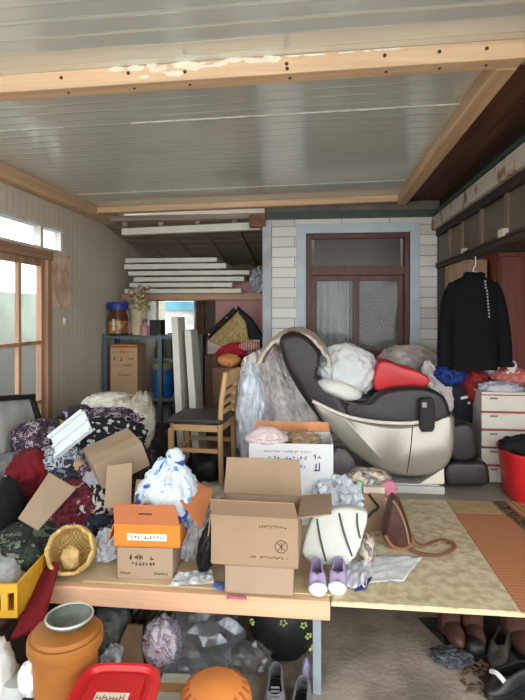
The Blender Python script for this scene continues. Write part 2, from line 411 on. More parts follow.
# house wall of white tiles
def bricks():
    m = M('white_tile', S(214,212,206), .35)
    nt = m.node_tree; N = nt.nodes; L = nt.links; p = N['Principled BSDF']
    tc = N.new('ShaderNodeTexCoord'); sp = N.new('ShaderNodeSeparateXYZ'); cb = N.new('ShaderNodeCombineXYZ')
    L.new(tc.outputs['Object'], sp.inputs['Vector']); L.new(sp.outputs['X'], cb.inputs['X']); L.new(sp.outputs['Z'], cb.inputs['Y'])
    br = N.new('ShaderNodeTexBrick'); L.new(cb.outputs['Vector'], br.inputs['Vector'])
    br.inputs['Scale'].default_value = 1; br.inputs['Brick Width'].default_value = .42; br.inputs['Row Height'].default_value = .092; br.inputs['Mortar Size'].default_value = .004
    br.inputs['Color1'].default_value = S(222,220,214); br.inputs['Color2'].default_value = S(198,196,190); br.inputs['Mortar'].default_value = S(150,146,140)
    L.new(br.outputs['Color'], p.inputs['Base Color'])
    bp = N.new('ShaderNodeBump'); bp.inputs['Strength'].default_value = .5; bp.inputs['Distance'].default_value = .004; bp.invert = True
    L.new(br.outputs['Fac'], bp.inputs['Height']); L.new(bp.outputs['Normal'], p.inputs['Normal']); return m
TILE = bricks()
wx0, wx1 = PY(306, 300, YH).x, PY(410, 300, YH).x; wz1 = PY(355, 233, YH).z; wz0 = 1.20
b = B(); b.span((-.42, YH, ZP), (wx0 - .0, YH + .15, 2.455)); b.span((wx1, YH, ZP), (1.04, YH + .15, 2.455)); b.span((wx0, YH, wz1), (wx1, YH + .15, 2.455)); b.span((wx0, YH, ZP), (wx1, YH + .15, wz0))
struct('wall_back', b, TILE)
b = B(); b.span((-.50, YH - .02, ZP), (-.421, YH + .17, 2.455)); struct('trim_corner', b, M('grey_corner', S(170,176,182), .6))
b = B(); b.span((-.50, YH + .17, ZP), (-.42, 7.0, 2.75)); struct('wall_alcove_right', b, M('dark_render', S(140,136,132), .9))
SUR = M('blue_grey_paint', S(186,198,208), .6, var=.05)
b = B(); e = .085
b.span((wx0 - e, YH - .012, wz0 - e), (wx0, YH + .10, wz1 + e)); b.span((wx1, YH - .012, wz0 - e), (wx1 + e, YH + .10, wz1 + e)); b.span((wx0, YH - .012, wz1), (wx1, YH + .10, wz1 + e)); b.span((wx0, YH - .03, wz0 - e), (wx1, YH + .10, wz0))
struct('trim_window_surround', b, SUR, bev=.003)
REDW = wood('window_brown', S(88,50,42), axis='z', var=.25, rough=.45)
b = B(); f = .045; zt0 = PY(355, 275, YH).z; zt1 = PY(355, 266, YH).z
y0, y1 = YH + .02, YH + .09
b.span((wx0, y0, wz0), (wx0 + f, y1, wz1)); b.span((wx1 - f, y0, wz0), (wx1, y1, wz1)); b.span((wx0 + f, y0, wz1 - f), (wx1 - f, y1, wz1)); b.span((wx0 + f, y0 - .015, zt0), (wx1 - f, y1, zt1)); b.span((wx0 + f, y0, wz0), (wx1 - f, y1, wz0 + .03))
w = struct('window_2', b, REDW, bev=.003)
xm = (wx0 + wx1) / 2 - .01
for i, (a, c, yy) in enumerate(((wx0 + f, xm + .02, y0 + .015), (xm - .02, wx1 - f, y0 + .04))):
    b = B(); g = .05
    b.span((a, yy, wz0 + .03), (a + g, yy + .022, zt0)); b.span((c - g, yy, wz0 + .03), (c, yy + .022, zt0)); b.span((a + g, yy, zt0 - g), (c - g, yy + .022, zt0)); b.span((a + g, yy, wz0 + .03), (c - g, yy + .022, wz0 + .03 + g))
    s_ = obj('sash', b, REDW, w, bev=.003)
    obj('pane', B().span((a + g, yy + .008, wz0 + .08), (c - g, yy + .013, zt0 - g)), GLASS('window_glass', (.92,.94,.94,1), .22, .04, S(120,126,128)), s_)
b = B(); b.span((wx0 + f + .03, y0 + .03, zt1 + .0), (wx1 - f - .03, y0 + .035, wz1 - f)); obj('pane', b, GLASS('transom_glass', (.55,.5,.46,1), .45, .25, S(92,84,78)), w)
# room behind the window: curtain, pale back
b = B(); b.span((-.42, 5.6, ZP), (1.04, 5.65, 2.75)); struct('wall_inner_room', b, M('inner_wall', S(120,116,110), .9))
CURT_REFL = M('curtain', S(226,226,222), .9, var=.1)  # white raised to stand in for bright reflections in the left pane
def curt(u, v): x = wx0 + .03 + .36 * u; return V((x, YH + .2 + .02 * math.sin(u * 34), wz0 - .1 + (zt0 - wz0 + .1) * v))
single('curtain', B().sheet(curt, 60, 6, .004), CURT_REFL, 'curtain whitened for the reflections in the left pane of the brown window', 'curtain', smooth=True)
# alcove back wall with its bright window
ax0, ax1 = PY(156, 300, YA).x, PY(196, 300, YA).x; az1, az0 = PY(170, 288, YA).z, PY(170, 338, YA).z
ALW = M('alcove_wall', S(146,130,116), .9, scale=4)
b = B(); b.span((-2.18, YA, ZP), (ax0, YA + .1, 2.75)); b.span((ax1, YA, ZP), (-.42, YA + .1, 2.75)); b.span((ax0, YA, az1), (ax1, YA + .1, 2.75)); b.span((ax0, YA, ZP), (ax1, YA + .1, az0))
struct('wall_alcove', b, ALW)
b = B()
for xa, xb, za, zb in ((ax0, ax0+.03, az0, az1), (ax1-.03, ax1, az0, az1), (ax0+.03, ax1-.03, az1-.03, az1), (ax0+.03, ax1-.03, az0, az0+.03)): b.span((xa, YA+.02, za), (xb, YA+.08, zb))
w = struct('window_3', b, WHITEP)
obj('pane', B().span((ax0, YA+.05, az0), (ax1, YA+.055, az1)), PANE, w)
b = B(); b.span((ax0 - .5, 7.6, az0), (ax1 + .6, 7.65, az1 + .06)); b.mat(1); b.span((ax0 - .5, 7.55, az1 - .28), (ax1 + .6, 7.6, az1 - .16))
struct('wall_outside_rear', b, [M('white_shed', S(236,240,240), .7), M('blue_band', S(110,190,214), .6)])
b = B(); b.span((-6, 7.0, -.1), (2.5, 9.5, 0)); struct('floor_rear_yard', b, CONC)
b = B(); b.span((ax1 + .02, YA - .06, ZP), (ax1 + .12, YA - .001, 2.4)); struct('trim_alcove_post', b, wood('old_post', S(110,82,62), axis='z'))
JOIST = wood('alcove_ceiling', S(158,144,130), axis='x', var=.3)
b = B(); b.hexa([(-2.1,4.85,2.50),(-.5,4.85,2.50),(-.5,6.6,2.22),(-2.1,6.6,2.22),(-2.1,4.85,2.55),(-.5,4.85,2.55),(-.5,6.6,2.27),(-2.1,6.6,2.27)])
for i in range(4):
    x = -1.9 + i * .36; b.hexa([(x,4.9,2.45),(x+.05,4.9,2.45),(x+.05,6.55,2.19),(x,6.55,2.19),(x,4.9,2.50),(x+.05,4.9,2.50),(x+.05,6.55,2.24),(x,6.55,2.24)])
struct('ceiling_alcove', b, JOIST)
# veranda room on the right
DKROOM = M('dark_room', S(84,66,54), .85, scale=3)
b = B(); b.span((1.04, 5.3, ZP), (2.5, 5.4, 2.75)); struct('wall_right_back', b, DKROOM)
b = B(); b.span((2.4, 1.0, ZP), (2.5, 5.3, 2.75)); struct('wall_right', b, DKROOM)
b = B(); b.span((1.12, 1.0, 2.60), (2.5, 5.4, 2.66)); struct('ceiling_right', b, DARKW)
b = B(); b.span((1.041, YH - .03, ZP), (1.10, YH + .07, 2.275)); struct('trim_pillar', b, M('pillar_dark', S(58,44,40), .6))
b = B(); b.span((1.02, 1.2, 2.0), (1.07, YH - .03, 2.03)); b.cyl((1.005, 2.4, 2.035), (1.01, 4.6, 2.03), .010, n=10); b.mat(1); b.box((1.01, 3.75, 2.045), (.03, .05, .035)); b.box((1.0, 2.95, 2.05), (.03, .08, .04)); struct('trim_rail', b, [ M('rail_dark', S(62,52,46), .6, scale=20), M('rail_pale', S(196,188,170), .7)])
TRG = GLASS('veranda_glass', (.7,.68,.62,1), .5, .3, S(128,116,100))
b = B()
for y in (1.6, 2.3, 3.0, 3.45, 3.9, 4.25): b.span((1.03, y - .022, 2.03), (1.07, y + .022, 2.275))
w = struct('window_4', b, wood('veranda_bar', S(120,100,82), axis='z'))
obj('pane', B().span((1.045, 1.2, 2.03), (1.05, YH - .03, 2.275)), TRG, w)
# ---------------------------------------------------------------- camera, light
cam = bpy.data.cameras.new('camera'); co = bpy.data.objects.new('camera', cam); COL.objects.link(co)
co.location = CAM; co.rotation_euler = (R(90), 0, YAW)
cam.sensor_fit = 'VERTICAL'; cam.sensor_height = 36; cam.lens = 36 * F / 700; cam.shift_y = -(350 - HY) / 700; cam.clip_start = .05
bpy.context.scene.camera = co
w = bpy.data.worlds.new('sky'); bpy.context.scene.world = w; w.use_nodes = True
bg = w.node_tree.nodes['Background']; bg.inputs['Color'].default_value = (.93, .97, 1.0, 1); bg.inputs['Strength'].default_value = 3.6
sc = bpy.context.scene; vs = sc.view_settings; vs.view_transform = 'Standard'; vs.look = 'None'; vs.gamma = 1; vs.exposure = 0.34; vs.use_curve_mapping = False

sl_ = bpy.data.lights.new('fill_sun', 'SUN'); sl_.energy = .6; sl_.angle = R(60); sl_.color = (1.0, .99, .97)  # soft lamp added to carry fill light deep into the shed
so = bpy.data.objects.new('fill_sun', sl_); COL.objects.link(so); so.rotation_euler = V((.12, 1, -.24)).to_track_quat('-Z', 'Y').to_euler(); so.location = (0, -4, 5)
# ================================================================ helpers for soft and boxy things
def cr(poly, n=5, closed=True):
    P = [V(p) for p in poly]; m = len(P); out = []
    rngi = range(m) if closed else range(m - 1)
    for i in rngi:
        if closed: a, b, c, d = P[i - 1], P[i], P[(i + 1) % m], P[(i + 2) % m]
        else: a, b, c, d = P[max(i - 1, 0)], P[i], P[i + 1], P[min(i + 2, m - 1)]
        for k in range(n):
            t = k / n
            out.append(.5 * ((2 * b) + (c - a) * t + (2 * a - 5 * b + 4 * c - d) * t * t + (3 * b - a - 3 * c + d) * t ** 3))
    if not closed: out.append(P[-1])
    return out
def outline(pxs, Y, n=5): return cr([PY(x, y, Y) for x, y in pxs], n)
def loft(b, poly, y0, y1, rnd=.05, k=4, scale_min=None):
    """rounded slab: an X-Z outline given a real depth along Y with rounded edges"""
    c = sum(poly, V()) / len(poly); rings = []
    ext = max((p - c).length for p in poly)
    for side in (0, 1):
        rr = range(k + 1) if side == 0 else range(k, -1, -1)
        for i in rr:
            a = math.pi / 2 * i / k
            ins = rnd * (1 - math.sin(a)); yy = (y0 + rnd * (1 - math.cos(a))) if side == 0 else (y1 - rnd * (1 - math.cos(a)))
            ring = []
            for p in poly:
                d = p - c; L = d.length; q = c + d * max(.05, (L - ins) / L); ring.append(V((q.x, yy, q.z)))
            rings.append(ring)
    n = len(poly); vs = [p for r_ in rings for p in r_]; fs = []
    for j in range(len(rings) - 1):
        for i in range(n):
            q = (i + 1) % n; fs.append((j * n + i, j * n + q, (j + 1) * n + q, (j + 1) * n + i))
    fs += [tuple(range(n - 1, -1, -1)), tuple(range((len(rings) - 1) * n, len(rings) * n))]
    b._new(vs, fs); return b
def relto(b, loc, rz=0):
    M_ = Matrix.Rotation(-R(rz), 4, 'Z') @ Matrix.Translation(-V(loc)); bmesh.ops.transform(b.bm, matrix=M_, verts=b.bm.verts); return b
def glyphs(b, x0, x1, z, h, y, seed=0, gap=.5, th=.0008, density=1.0):
    """a line of printed characters made of thin strokes on a face at y (local x-z plane)"""
    r = random.Random(seed); x = x0; w = h * .12
    while x + h * .8 < x1:
        cw = h * r.uniform(.6, .85)
        if r.random() < .92:
            for k in range(r.choice((2, 3, 3, 4))):
                if r.random() < .5: a = x + r.uniform(0, .2) * cw; zz = z + r.uniform(.05, .95) * h; b.span((a, y - th, zz - w / 2), (x + cw * r.uniform(.7, 1), y + th, zz + w / 2))
                else: a = x + r.uniform(.1, .9) * cw; z0 = z + r.uniform(0, .3) * h; b.span((a - w / 2, y - th, z0), (a + w / 2, y + th, z + h * r.uniform(.7, 1)))
        x += cw * (1 + gap * .4)
def carton(name, label, loc, rz, w, d, h, flaps=None, mat=None, matin=None, group=None, t=.005, cat='box', rot=None, closed=False, flapmats=None):
    """cardboard box: walls and bottom in one body, each flap a part.  flaps: side -> (length, angle from upright, outwards)"""
    mat = mat or CARD; matin = matin or mat
    root = thing(name, label, cat, loc, rz, group, rot=rot)
    b = B()
    b.span((-w/2, -d/2, 0), (w/2, d/2, t))
    b.span((-w/2, -d/2, t), (w/2, -d/2 + t, h)); b.span((-w/2, d/2 - t, t), (w/2, d/2, h))
    b.span((-w/2, -d/2 + t, t), (-w/2 + t, d/2 - t, h)); b.span((w/2 - t, -d/2 + t, t), (w/2, d/2 - t, h))
    obj('body', b, mat, root, bev=.0015)
    if closed:
        b = B(); b.span((-w/2, -d/2, h + .0003), (w/2, -.001, h + t)); obj('flap', b, mat, root)
        b = B(); b.span((-w/2, .001, h + .0003), (w/2, d/2, h + t)); obj('flap', b, mat, root)
        b = B(); b.span((-w/2, -.025, h + t + .0003), (w/2, .025, h + t + .001)); obj('tape', b, TAPE, root)
    for side, (ln, ang) in (flaps or {}).items():
        s_ = math.sin(R(ang)); c_ = math.cos(R(ang)); b = B()
        dirs = {'front': (0, -1), 'back': (0, 1), 'left': (-1, 0), 'right': (1, 0)}[side]
        along = w if dirs[0] == 0 else d
        o_ = V((dirs[0] * w / 2, dirs[1] * d / 2, h)); dv = V((dirs[0] * s_, dirs[1] * s_, c_)); al = V((abs(dirs[1]), abs(dirs[0]), 0)); nv = V((dirs[0] * c_, dirs[1] * c_, -s_))
        ta = .012; q = []
        for off in (-t, 0):
            for (aa, ll) in ((-along/2 + .001, .0005), (along/2 - .001, .0005), (along/2 - ta, ln), (-along/2 + ta, ln)):
                q.append(o_ + al * aa + dv * ll + nv * off)
        b.hexa(q); obj('flap', b, (flapmats or {}).get(side, matin), root, bev=.001)
    return root
def printed(root, w, d, h, rows, mat=INK, seed=1, name='print'):
    for (x0, x1, z, hh) in rows:
        b = B(); glyphs(b, x0, x1, z, hh, -d/2 - .0006, seed=seed + int(z * 1000)); obj(name, b, mat, root)

# ================================================================ wooden platform, rugs
YF = 2.17
plat = thing('wooden_platform', 'low wooden platform of pale boards with a metal leg, cluttered with boxes', 'platform', (-.55, 2.7, 0))
BOARDX = wood('platform_front', S(222,176,140), axis='x', var=.12)
PLY = M('plywood', S(200,176,140), .75, var=.1, scale=4, stretch=(.4, 3, 3))
def lob(fn): b = B(); fn(b); return relto(b, (-.55, 2.7, 0))
obj('front_board', lob(lambda b: b.span((-1.20, YF, .34), (.05, YF + .04, ZP))), BOARDX, plat, bev=.004)
obj('deck', lob(lambda b: b.span((-1.19, YF + .041, .395), (.05, 3.42, ZP - .001))), PLY, plat, bev=.002)
obj('side_board', lob(lambda b: b.span((-1.20, YF + .041, .34), (-1.17, 3.42, .394))), PINEY, plat)
LEGM = M('blue_grey_leg', S(150,164,172), .45, metal=.3, var=.1)
for x, y in ((-.005, YF + .06), (-.005, 3.34), (-1.13, YF + .06), (-1.13, 3.34)):
    obj('leg', lob(lambda b: b.span((x - .018, y - .018, 0), (x + .018, y + .018, .394))), LEGM, plat, bev=.003)
plat2 = thing('wooden_platform', 'low thin-edged wooden platform on the right covered by the beige rug and bamboo mat', 'platform', (.9, 2.7, 0))
def lob2(fn): b = B(); fn(b); return relto(b, (.9, 2.7, 0))
obj('deck', lob2(lambda b: b.span((.055, YF + .01, .405), (1.95, 3.42, ZP - .001))), PLY, plat2, bev=.002)
obj('edge_strip', lob2(lambda b: b.span((.055, YF, .403), (1.95, YF + .009, ZP - .001))), wood('edge_pale', S(214,190,150), axis='x'), plat2)
obj('beam', lob2(lambda b: b.span((.06, 3.3, .30), (1.95, 3.4, .4049))), DARKW, plat2)
for x in (.12, 1.9): obj('leg', lob2(lambda b: b.span((x - .03, 3.32, 0), (x + .03, 3.38, .299))), DARKW, plat2)
RUG = M('beige_rug', S(182,164,128), .9, scale=22, col2=S(212,198,166), lo=.36, hi=.6, detail=8, bump=.3, bscale=90)
r = single('rug', B().span((-1.04, 2.215, ZP), (.06, 3.41, ZP + .006)), PLY, 'thin tan mat under the cardboard boxes on the wooden platform', 'rug')
b = B(); b.span((.062, YF - .004, ZP), (.805, 3.41, ZP + .007))
single('rug', b, RUG, 'beige mottled rug under the brown handbag on the platform', 'rug', bev=.003)
BAMB = M('bamboo_mat', S(178,116,80), .6, kind='wave', scale=12, dist=.3, wdir='Y', col2=S(194,132,92), lo=.0, hi=1, bump=.1)
single('bamboo_mat', B().span((.807, YF - .004, ZP), (1.92, 3.20, ZP + .006)), BAMB, 'orange brown bamboo mat at the right end of the platform', 'mat', bev=.002)
OLIVE = M('olive_mat', S(176,150,108), .8, var=.12, scale=10)
single('rug', B().span((.807, 3.202, ZP), (1.085, 3.41, ZP + .006)), OLIVE, 'olive tan rug strip between the bamboo mat and the grey floor', 'rug')
STR = thing('striped_rug', 'tan rug with a dark patterned border lying by the red bin', 'rug', (1.10, 3.30, ZP + .0065), rz=4)
obj('pile', B().span((.07, -.60, 0), (.62, .1, .007)), M('rug_field', S(150,112,74), .85, kind='wave', scale=9, dist=1, col2=S(186,146,100), lo=.3, hi=.7), STR)
obj('border', B().span((0, -.60, 0), (.069, .1, .007)), PATTERN('rug_border', [S(40,32,28), S(120,96,66), S(40,32,28)], scale=30, dist=0), STR)

# ================================================================ massage chair (side view, near side about Y 3.5)
YC0, YC1 = 3.52, 4.24
mc = thing('massage_chair', 'dark brown reclined massage chair with silver beige shell beside the window', 'massage chair', (.45, 3.88, ZP))
LOC = (.45, 3.88, ZP)
DBR = M('dark_leather', S(42,35,37), .42, var=.1, scale=20, bump=.15, bscale=120)
SILV = M('silver_shell', S(150,144,134), .3, metal=.4, var=.02)
CREAM = M('cream_trim', S(222,214,198), .4, var=.03)
back_px = [(279,338),(287,332),(302,333),(316,345),(320,356),(314,370),(318,385),(330,398),(352,408),(352,432),(335,438),(319,421),(302,398),(288,374),(281,355)]
obj('backrest', relto(loft(B(), outline(back_px, YC0, 4), YC0 + .02, YC1 - .02, .06), LOC), DBR, mc, smooth=True, autos=60)
seat_px = [(345,405),(366,405),(380,394),(396,389),(422,388),(441,394),(449,404),(452,420),(448,430),(384,432),(350,424)]
obj('armrest', relto(loft(B(), outline(seat_px, YC0, 4), YC0 + .01, YC0 + .17, .035), LOC), DBR, mc, smooth=True, autos=60)
obj('armrest', relto(loft(B(), outline(seat_px, YC0, 4), YC1 - .17, YC1 - .01, .035), LOC), DBR, mc, smooth=True, autos=60)
sc_px = [(330,408),(352,402),(400,398),(440,402),(446,425),(400,432),(350,428)]
obj('seat', relto(loft(B(), outline(sc_px, YC0, 4), YC0 + .172, YC1 - .172, .04), LOC), DBR, mc, smooth=True, autos=60)
shell_px = [(314,404),(330,411),(346,417.5),(366,422),(390,424.5),(412,424.5),(434,421),(452,415),(454.5,432),(453,452),(446,466),(432,474),(410,476),(388,473),(368,463),(346,447),(328,428)]
for ya, yb in ((YC0 - .03, YC0 + .05), (YC1 - .05, YC1 + .03)):
    sh = obj('side_shell', relto(loft(B(), outline(shell_px, YC0, 4), ya, yb, .035, 5), LOC), SILV, mc, smooth=True, autos=70)
    if ya < YC0:
        tr = [PY(x, y, YC0 - .03) for x, y in cr([V((x, y, 0)) for x, y in ((314,403),(330,410),(346,416.5),(366,421),(390,423.5),(412,423.5),(434,420),(452,414))], 4, False) for x, y in [(x, y)]] if False else None
        pts = cr([PY(x, y, YC0 - .012) for x, y in ((312.5,401),(330,409.5),(346,416),(366,420.5),(390,423),(412,423),(434,420))], 5, False)
        obj('trim', relto(B().tube(pts, .012, 8), LOC), CREAM, sh, smooth=True)
        sp = [PY(x, y, YC0 - .031) for x, y in ((412.5,427),(410.5,450),(407,473))]
        obj('panel_gap', relto(B().tube(cr(sp, 6, False), .0035, 6), LOC), M('gap_dark', S(50,48,46), .8), sh)
LINING = M('dark_lining', S(36,32,34), .7)
body_px = [(330,425),(400,430),(448,430),(446,462),(410,470),(380,466),(350,446)]
obj('underbody', relto(loft(B(), outline(body_px, YC0, 3), YC0 + .06, YC1 - .06, .02), LOC), LINING, mc, smooth=True)
BASEM = M('base_grey', S(190,188,184), .4, var=.03)
b = B(); x0, x1 = PY(350, 490, YC0).x, PY(445, 490, YC0).x
b.span((x0, YC0, ZP), (x1, YC1, ZP + .05)); b.span((x0 + .02, YC0 + .01, ZP + .0505), (x1 - .03, YC1 - .01, ZP + .062))
obj('base', relto(b, LOC), BASEM, mc, bev=.008)
b = B(); z1 = PY(440, 470, YC0).z
tri = [V((PY(x, y, YC0).x, YC0 - .005, PY(x, y, YC0).z)) for x, y in ((444,468),(444.5,484),(418,484.5),(430,477))]
b.prism(tri, (0, YC1 - YC0 + .01, 0)); obj('foot_bracket', relto(b, LOC), CREAM, mc, bev=.006)
b = B(); loft(b, outline([(454,428),(474,426),(479,440),(478,461),(456,463),(450,446)], YC0, 3), YC0 + .05, YC1 - .05, .03); obj('leg_rest', relto(b, LOC), DBR, mc, smooth=True, autos=60)
b = B(); loft(b, outline([(448,466),(470,464),(488,465),(492,478),(489,487.5),(460,488),(448,486)], YC0, 3), YC0 + .03, YC1 - .03, .03); obj('foot_rest', relto(b, LOC), DBR, mc, smooth=True, autos=60)
b = B(); pts = [V((PY(x, y, YC0 - .06).x, YC0 - .06, PY(x, y, YC0 - .06).z)) for x, y in ((421,399),(433,398),(435,404),(435,428),(433,432),(422,432),(420,428),(420,404))]
b.prism(pts, (0, .05, 0)); rm = obj('remote_pocket', relto(b, LOC), LINING, mc, bev=.008)
p = PY(424.5, 405, YC0 - .062); obj('button', relto(B().box(p, (.03, .004, .034)), LOC), M('button_grey', S(150,146,144), .4), rm, bev=.003)

# fleece throw and plastic wrap behind the chair back
FLE = M('fleece', S(198,186,170), .95, scale=30, bump=.5, bscale=150, var=.12)
pts = cr([PY(x, y, 3.58) for x, y in ((257,362),(263,350),(272,339),(284,331),(297,329),(309,332),(319,341),(327,352),(330,361))], 5, False)
b = B(); n = len(pts)
def fl(u, v):
    p = pts[min(int(u * (n - 1)), n - 1)]; nz = noise.noise(V((u * 14, v * 4, 3)))
    return V((p.x + .008 * noise.noise(V((u * 30, v * 9, 7))), 3.575 + .40 * v, p.z - .006 - .03 * (2 * v - 1) ** 2 + .020 * nz))
b.sheet(fl, n - 1, 14, .022)
single('fleece_throw', b, FLE, 'beige fleece throw draped over the top of the massage chair backrest', 'blanket', smooth=True)
SHEETM = FILM('cloudy_vinyl', S(240,233,230), .95, .3, 5)
A = [PY(x, y, 3.80) for x, y in ((243,362),(252,352),(262,352),(270,362))]
def vin(u, v):
    xt = 243 + 40 * u; yt = 358 - 14 * math.sin(u * 1.5) ; xb = 233 + 92 * u; yb = 446 - 3 * math.sin(u * 9)
    x = xt + (xb - xt) * v ** .6; y = yt + (yb - yt) * v
    Y = 4.0 - .18 * v + .05 * math.sin(u * 16 + v * 2) * (0.3 + v) + .04 * noise.noise(V((u * 9, v * 5, 1))) + .05 * (abs(noise.noise(V((u * 17, v * 14, 4)))) + .5 * abs(noise.noise(V((u * 37, v * 30, 2)))))
    p = PY(x, y, 3.95); return V((p.x, Y, p.z))
single('vinyl_sheet', B().sheet(vin, 44, 36, .002), SHEETM, 'large cloudy clear plastic sheet hanging behind the massage chair back', 'plastic sheet', smooth=True, autos=0)
# pillow, red tray, wrapped pink bolster
PILM = M('white_cloth', S(214,218,216), .9, var=.05, bump=.4, bscale=16)
c = PY(347, 370, 3.80)
pb = B(); pb.blob((c.x, 3.80, c.z - .0), (.215, .14, .185), sub=5, amp=.20, freq=1.7, seed=5, rot=(0, 12, 0))
pl = single('pillow', pb, PILM, 'crumpled white pillow resting on the massage chair seat', 'pillow', smooth=True, autos=0)
def rim(u, v):
    p = cr([PY(x, y, 3.62) for x, y in ((312,366),(320,386),(338,397),(358,399),(370,391))], 6, False); q = p[min(int(u * (len(p) - 1)), len(p) - 1)]
    return V((q.x, 3.60 + .06 * v, q.z + .035 * (v - .5)))
STRP = M('striped_ticking', S(226,226,220), .8, kind='wave', scale=22, col2=S(140,144,146), lo=.55, hi=.75, stretch=(0,0,2.2))
c2 = PY(338, 391, 3.62)
b = B().blob((c2.x, 3.67, c2.z), (.17, .07, .065), sub=4, amp=.10, freq=1.5, seed=9, rot=(0, 14, 0))
single('cushion', b, STRP, 'small white striped cushion squeezed under the white pillow', 'cushion', smooth=True, autos=0)
REDP = M('red_plastic', S(196,36,40), .35, var=.06)
REDC = M('red_cloth', S(176,34,38), .85, var=.15, bump=.4, bscale=25)
rp = [(376,364),(384,360),(400,365),(418,371),(428,379),(420,386),(398,387.5),(374,388)]
b = loft(B(), outline(rp, 3.75, 4), 3.66, 3.98, .02)
single('red_tray', b, REDP, 'shiny red plastic tray lying on the massage chair armrests', 'tray', smooth=True, autos=50)
PINKF = FILM('pink_film', S(226,210,204), .5, .25, 7)
c = PY(405, 365, 4.38); b = B().blob((c.x + .03, 4.36, c.z - .0), (.27, .11, .17), sub=4, amp=.18, freq=1.6, seed=12)
single('wrapped_bedding', b, PINKF, 'pale pink bedding in clear plastic behind the massage chair below the window', 'bedding', smooth=True, autos=0)
c = PY(441, 382, 4.10); b = B().blob((c.x - .03, 4.06, c.z - .03), (.085, .09, .20), sub=4, amp=.3, freq=1.8, seed=15, rot=(0, -25, 0))
single('plastic_bag', b, SHEETM, 'grey clear plastic bag hanging over the right end of the massage chair', 'plastic bag', smooth=True, autos=0)

# ================================================================ wooden dining chair
CW = wood('chair_wood', S(198,158,112), axis='z', var=.12, rough=.5); CWX = wood('chair_wood_x', S(198,158,112), axis='x', var=.12, rough=.5)
ch = thing('wooden_chair', 'pale wooden chair with dark seat standing behind the open boxes', 'chair', (-.825, 3.66, ZP), rz=-5)
obj('seat', B().box((0, 0, .455), (.40, .40, .035)), M('seat_vinyl', S(60,56,58), .5), ch, bev=.015, seg=3)
for y in (-.17, .17):
    obj('leg', B().plank((-.17, y, 0), (-.17, y, .40), .035, .035, (1,0,0)), CW, ch, bev=.003)
    b = B(); b.tube([(.19, y, 0), (.18, y, .42), (.19, y, .6), (.22, y, .79)], .018, 8); obj('leg', b, CW, ch, smooth=True)
b = B()
for y in (-.17, .17): b.span((-.152, y - .012, .385), (.163, y + .012, .43)); b.span((-.152, y - .011, .24), (.165, y + .011, .268))
b.span((-.185, -.152, .385), (-.16, .152, .43)); b.span((.165, -.152, .385), (.19, .152, .43)); b.span((-.18, -.152, .2), (-.16, .152, .225))
obj('apron', b, CWX, ch, bev=.002)
b = B(); b.span((.195, -.155, .69), (.227, .155, .79)); obj('top_rail', b, CW, ch, bev=.006)
b = B()
for z in (.50, .565, .63): b.span((.182 + (z - .5) * .12, -.155, z), (.200 + (z - .5) * .12, .155, z + .03))
obj('back_slats', b, CW, ch, bev=.003)
b = B().blob((-.78, 3.62, ZP + .11), (.15, .13, .11), sub=3, amp=.2, seed=3, flat=-.95)
single('black_bag', b, BLACKP, 'black bag on the floor under the wooden chair', 'bag', smooth=True)

# ================================================================ open cardboard boxes at the front
p = PD(259, 597, 2.19)
sb = carton('small_carton', 'small plain brown carton under the big open cardboard box', (p.x, 2.33, ZP + .008), 0, .29, .30, .112, mat=CARD_PALE, closed=False, flaps={'front': (.001, 0)})
for o in list(sb.children):
    if o.name.startswith('flap'): bpy.data.objects.remove(o)
obj('lid', B().span((-.145, -.15, .1122), (.145, .15, .1165)), CARD_PALE, sb)
p = PD(256, 570, 2.19)
bx = carton('open_carton', 'large open brown cardboard box with upright flaps standing on a small carton', (p.x - .005, 2.315, ZP + .1253), -1.5, .372, .27, .21, {'front': (.125, 42), 'back': (.17, 3), 'left': (.10, 172), 'right': (.14, 82)}, matin=CARD)
printed(bx, .372, .27, .21, [(.02, .15, .165, .012), (-.02, .15, .035, .012)], seed=3)
b = B(); c = V((.115, -.1357, .09))
for k in range(24):
    a = 2 * math.pi * k / 24; a2 = 2 * math.pi * (k + 1) / 24
    b.plank(c + V((.026 * math.cos(a), 0, .026 * math.sin(a))), c + V((.026 * math.cos(a2), 0, .026 * math.sin(a2))), .0025, .001, (0,1,0))
b.plank(c + V((-.016, 0, -.016)), c + V((.016, 0, .016)), .0025, .001, (0,1,0)); b.plank(c + V((-.016, 0, .016)), c + V((.016, 0, -.016)), .0025, .001, (0,1,0))
b.plank(c + V((0, 0, -.018)), c + V((0, 0, .018)), .0025, .001, (0,1,0))
obj('round_mark', b, INK, bx)
p = PD(143, 582, 2.31)
pb_ = carton('printed_carton', 'printed brown carton under the orange open box', (p.x, 2.36, ZP + .0075), 3, .25, .22, .135, mat=CARD_PALE, closed=True)
printed(pb_, .25, .22, .135, [(-.07, .05, .085, .026), (-.06, .05, .06, .018), (-.11, -.06, .02, .012), (.04, .11, .02, .012)], seed=11)
ORG = M('orange_card', S(212,128,44), .6, var=.06); ORGD = M('orange_card_inner', S(190,116,74), .75, var=.06)
p = PD(143, 551, 2.28)
ob = carton('orange_carton', 'open orange cardboard box holding a white and blue plastic bag', (p.x - .002, 2.39, ZP + .1485), 2, .30, .27, .10, {'front': (.115, 24), 'back': (.11, 8), 'left': (.09, 160), }, mat=ORG, matin=ORGD, flapmats={'back': CARD_PALE})
fq = [PD(196,482,2.47), PD(213,490,2.47), PD(201,530,2.34), PD(180,501,2.36)]
fq = [ob.matrix_basis.inverted() @ q for q in fq]; b = B(); b.hexa(fq + [q + V((0, .005, .001)) for q in fq]); obj('flap', b, M('orange_flap', S(184,112,68), .8, var=.08), ob)
b = B(); b.span((-.09, -.1362, .03), (.09, -.1356, .06)); lb = obj('label', b, M('label_white', S(236,226,214), .6), ob)
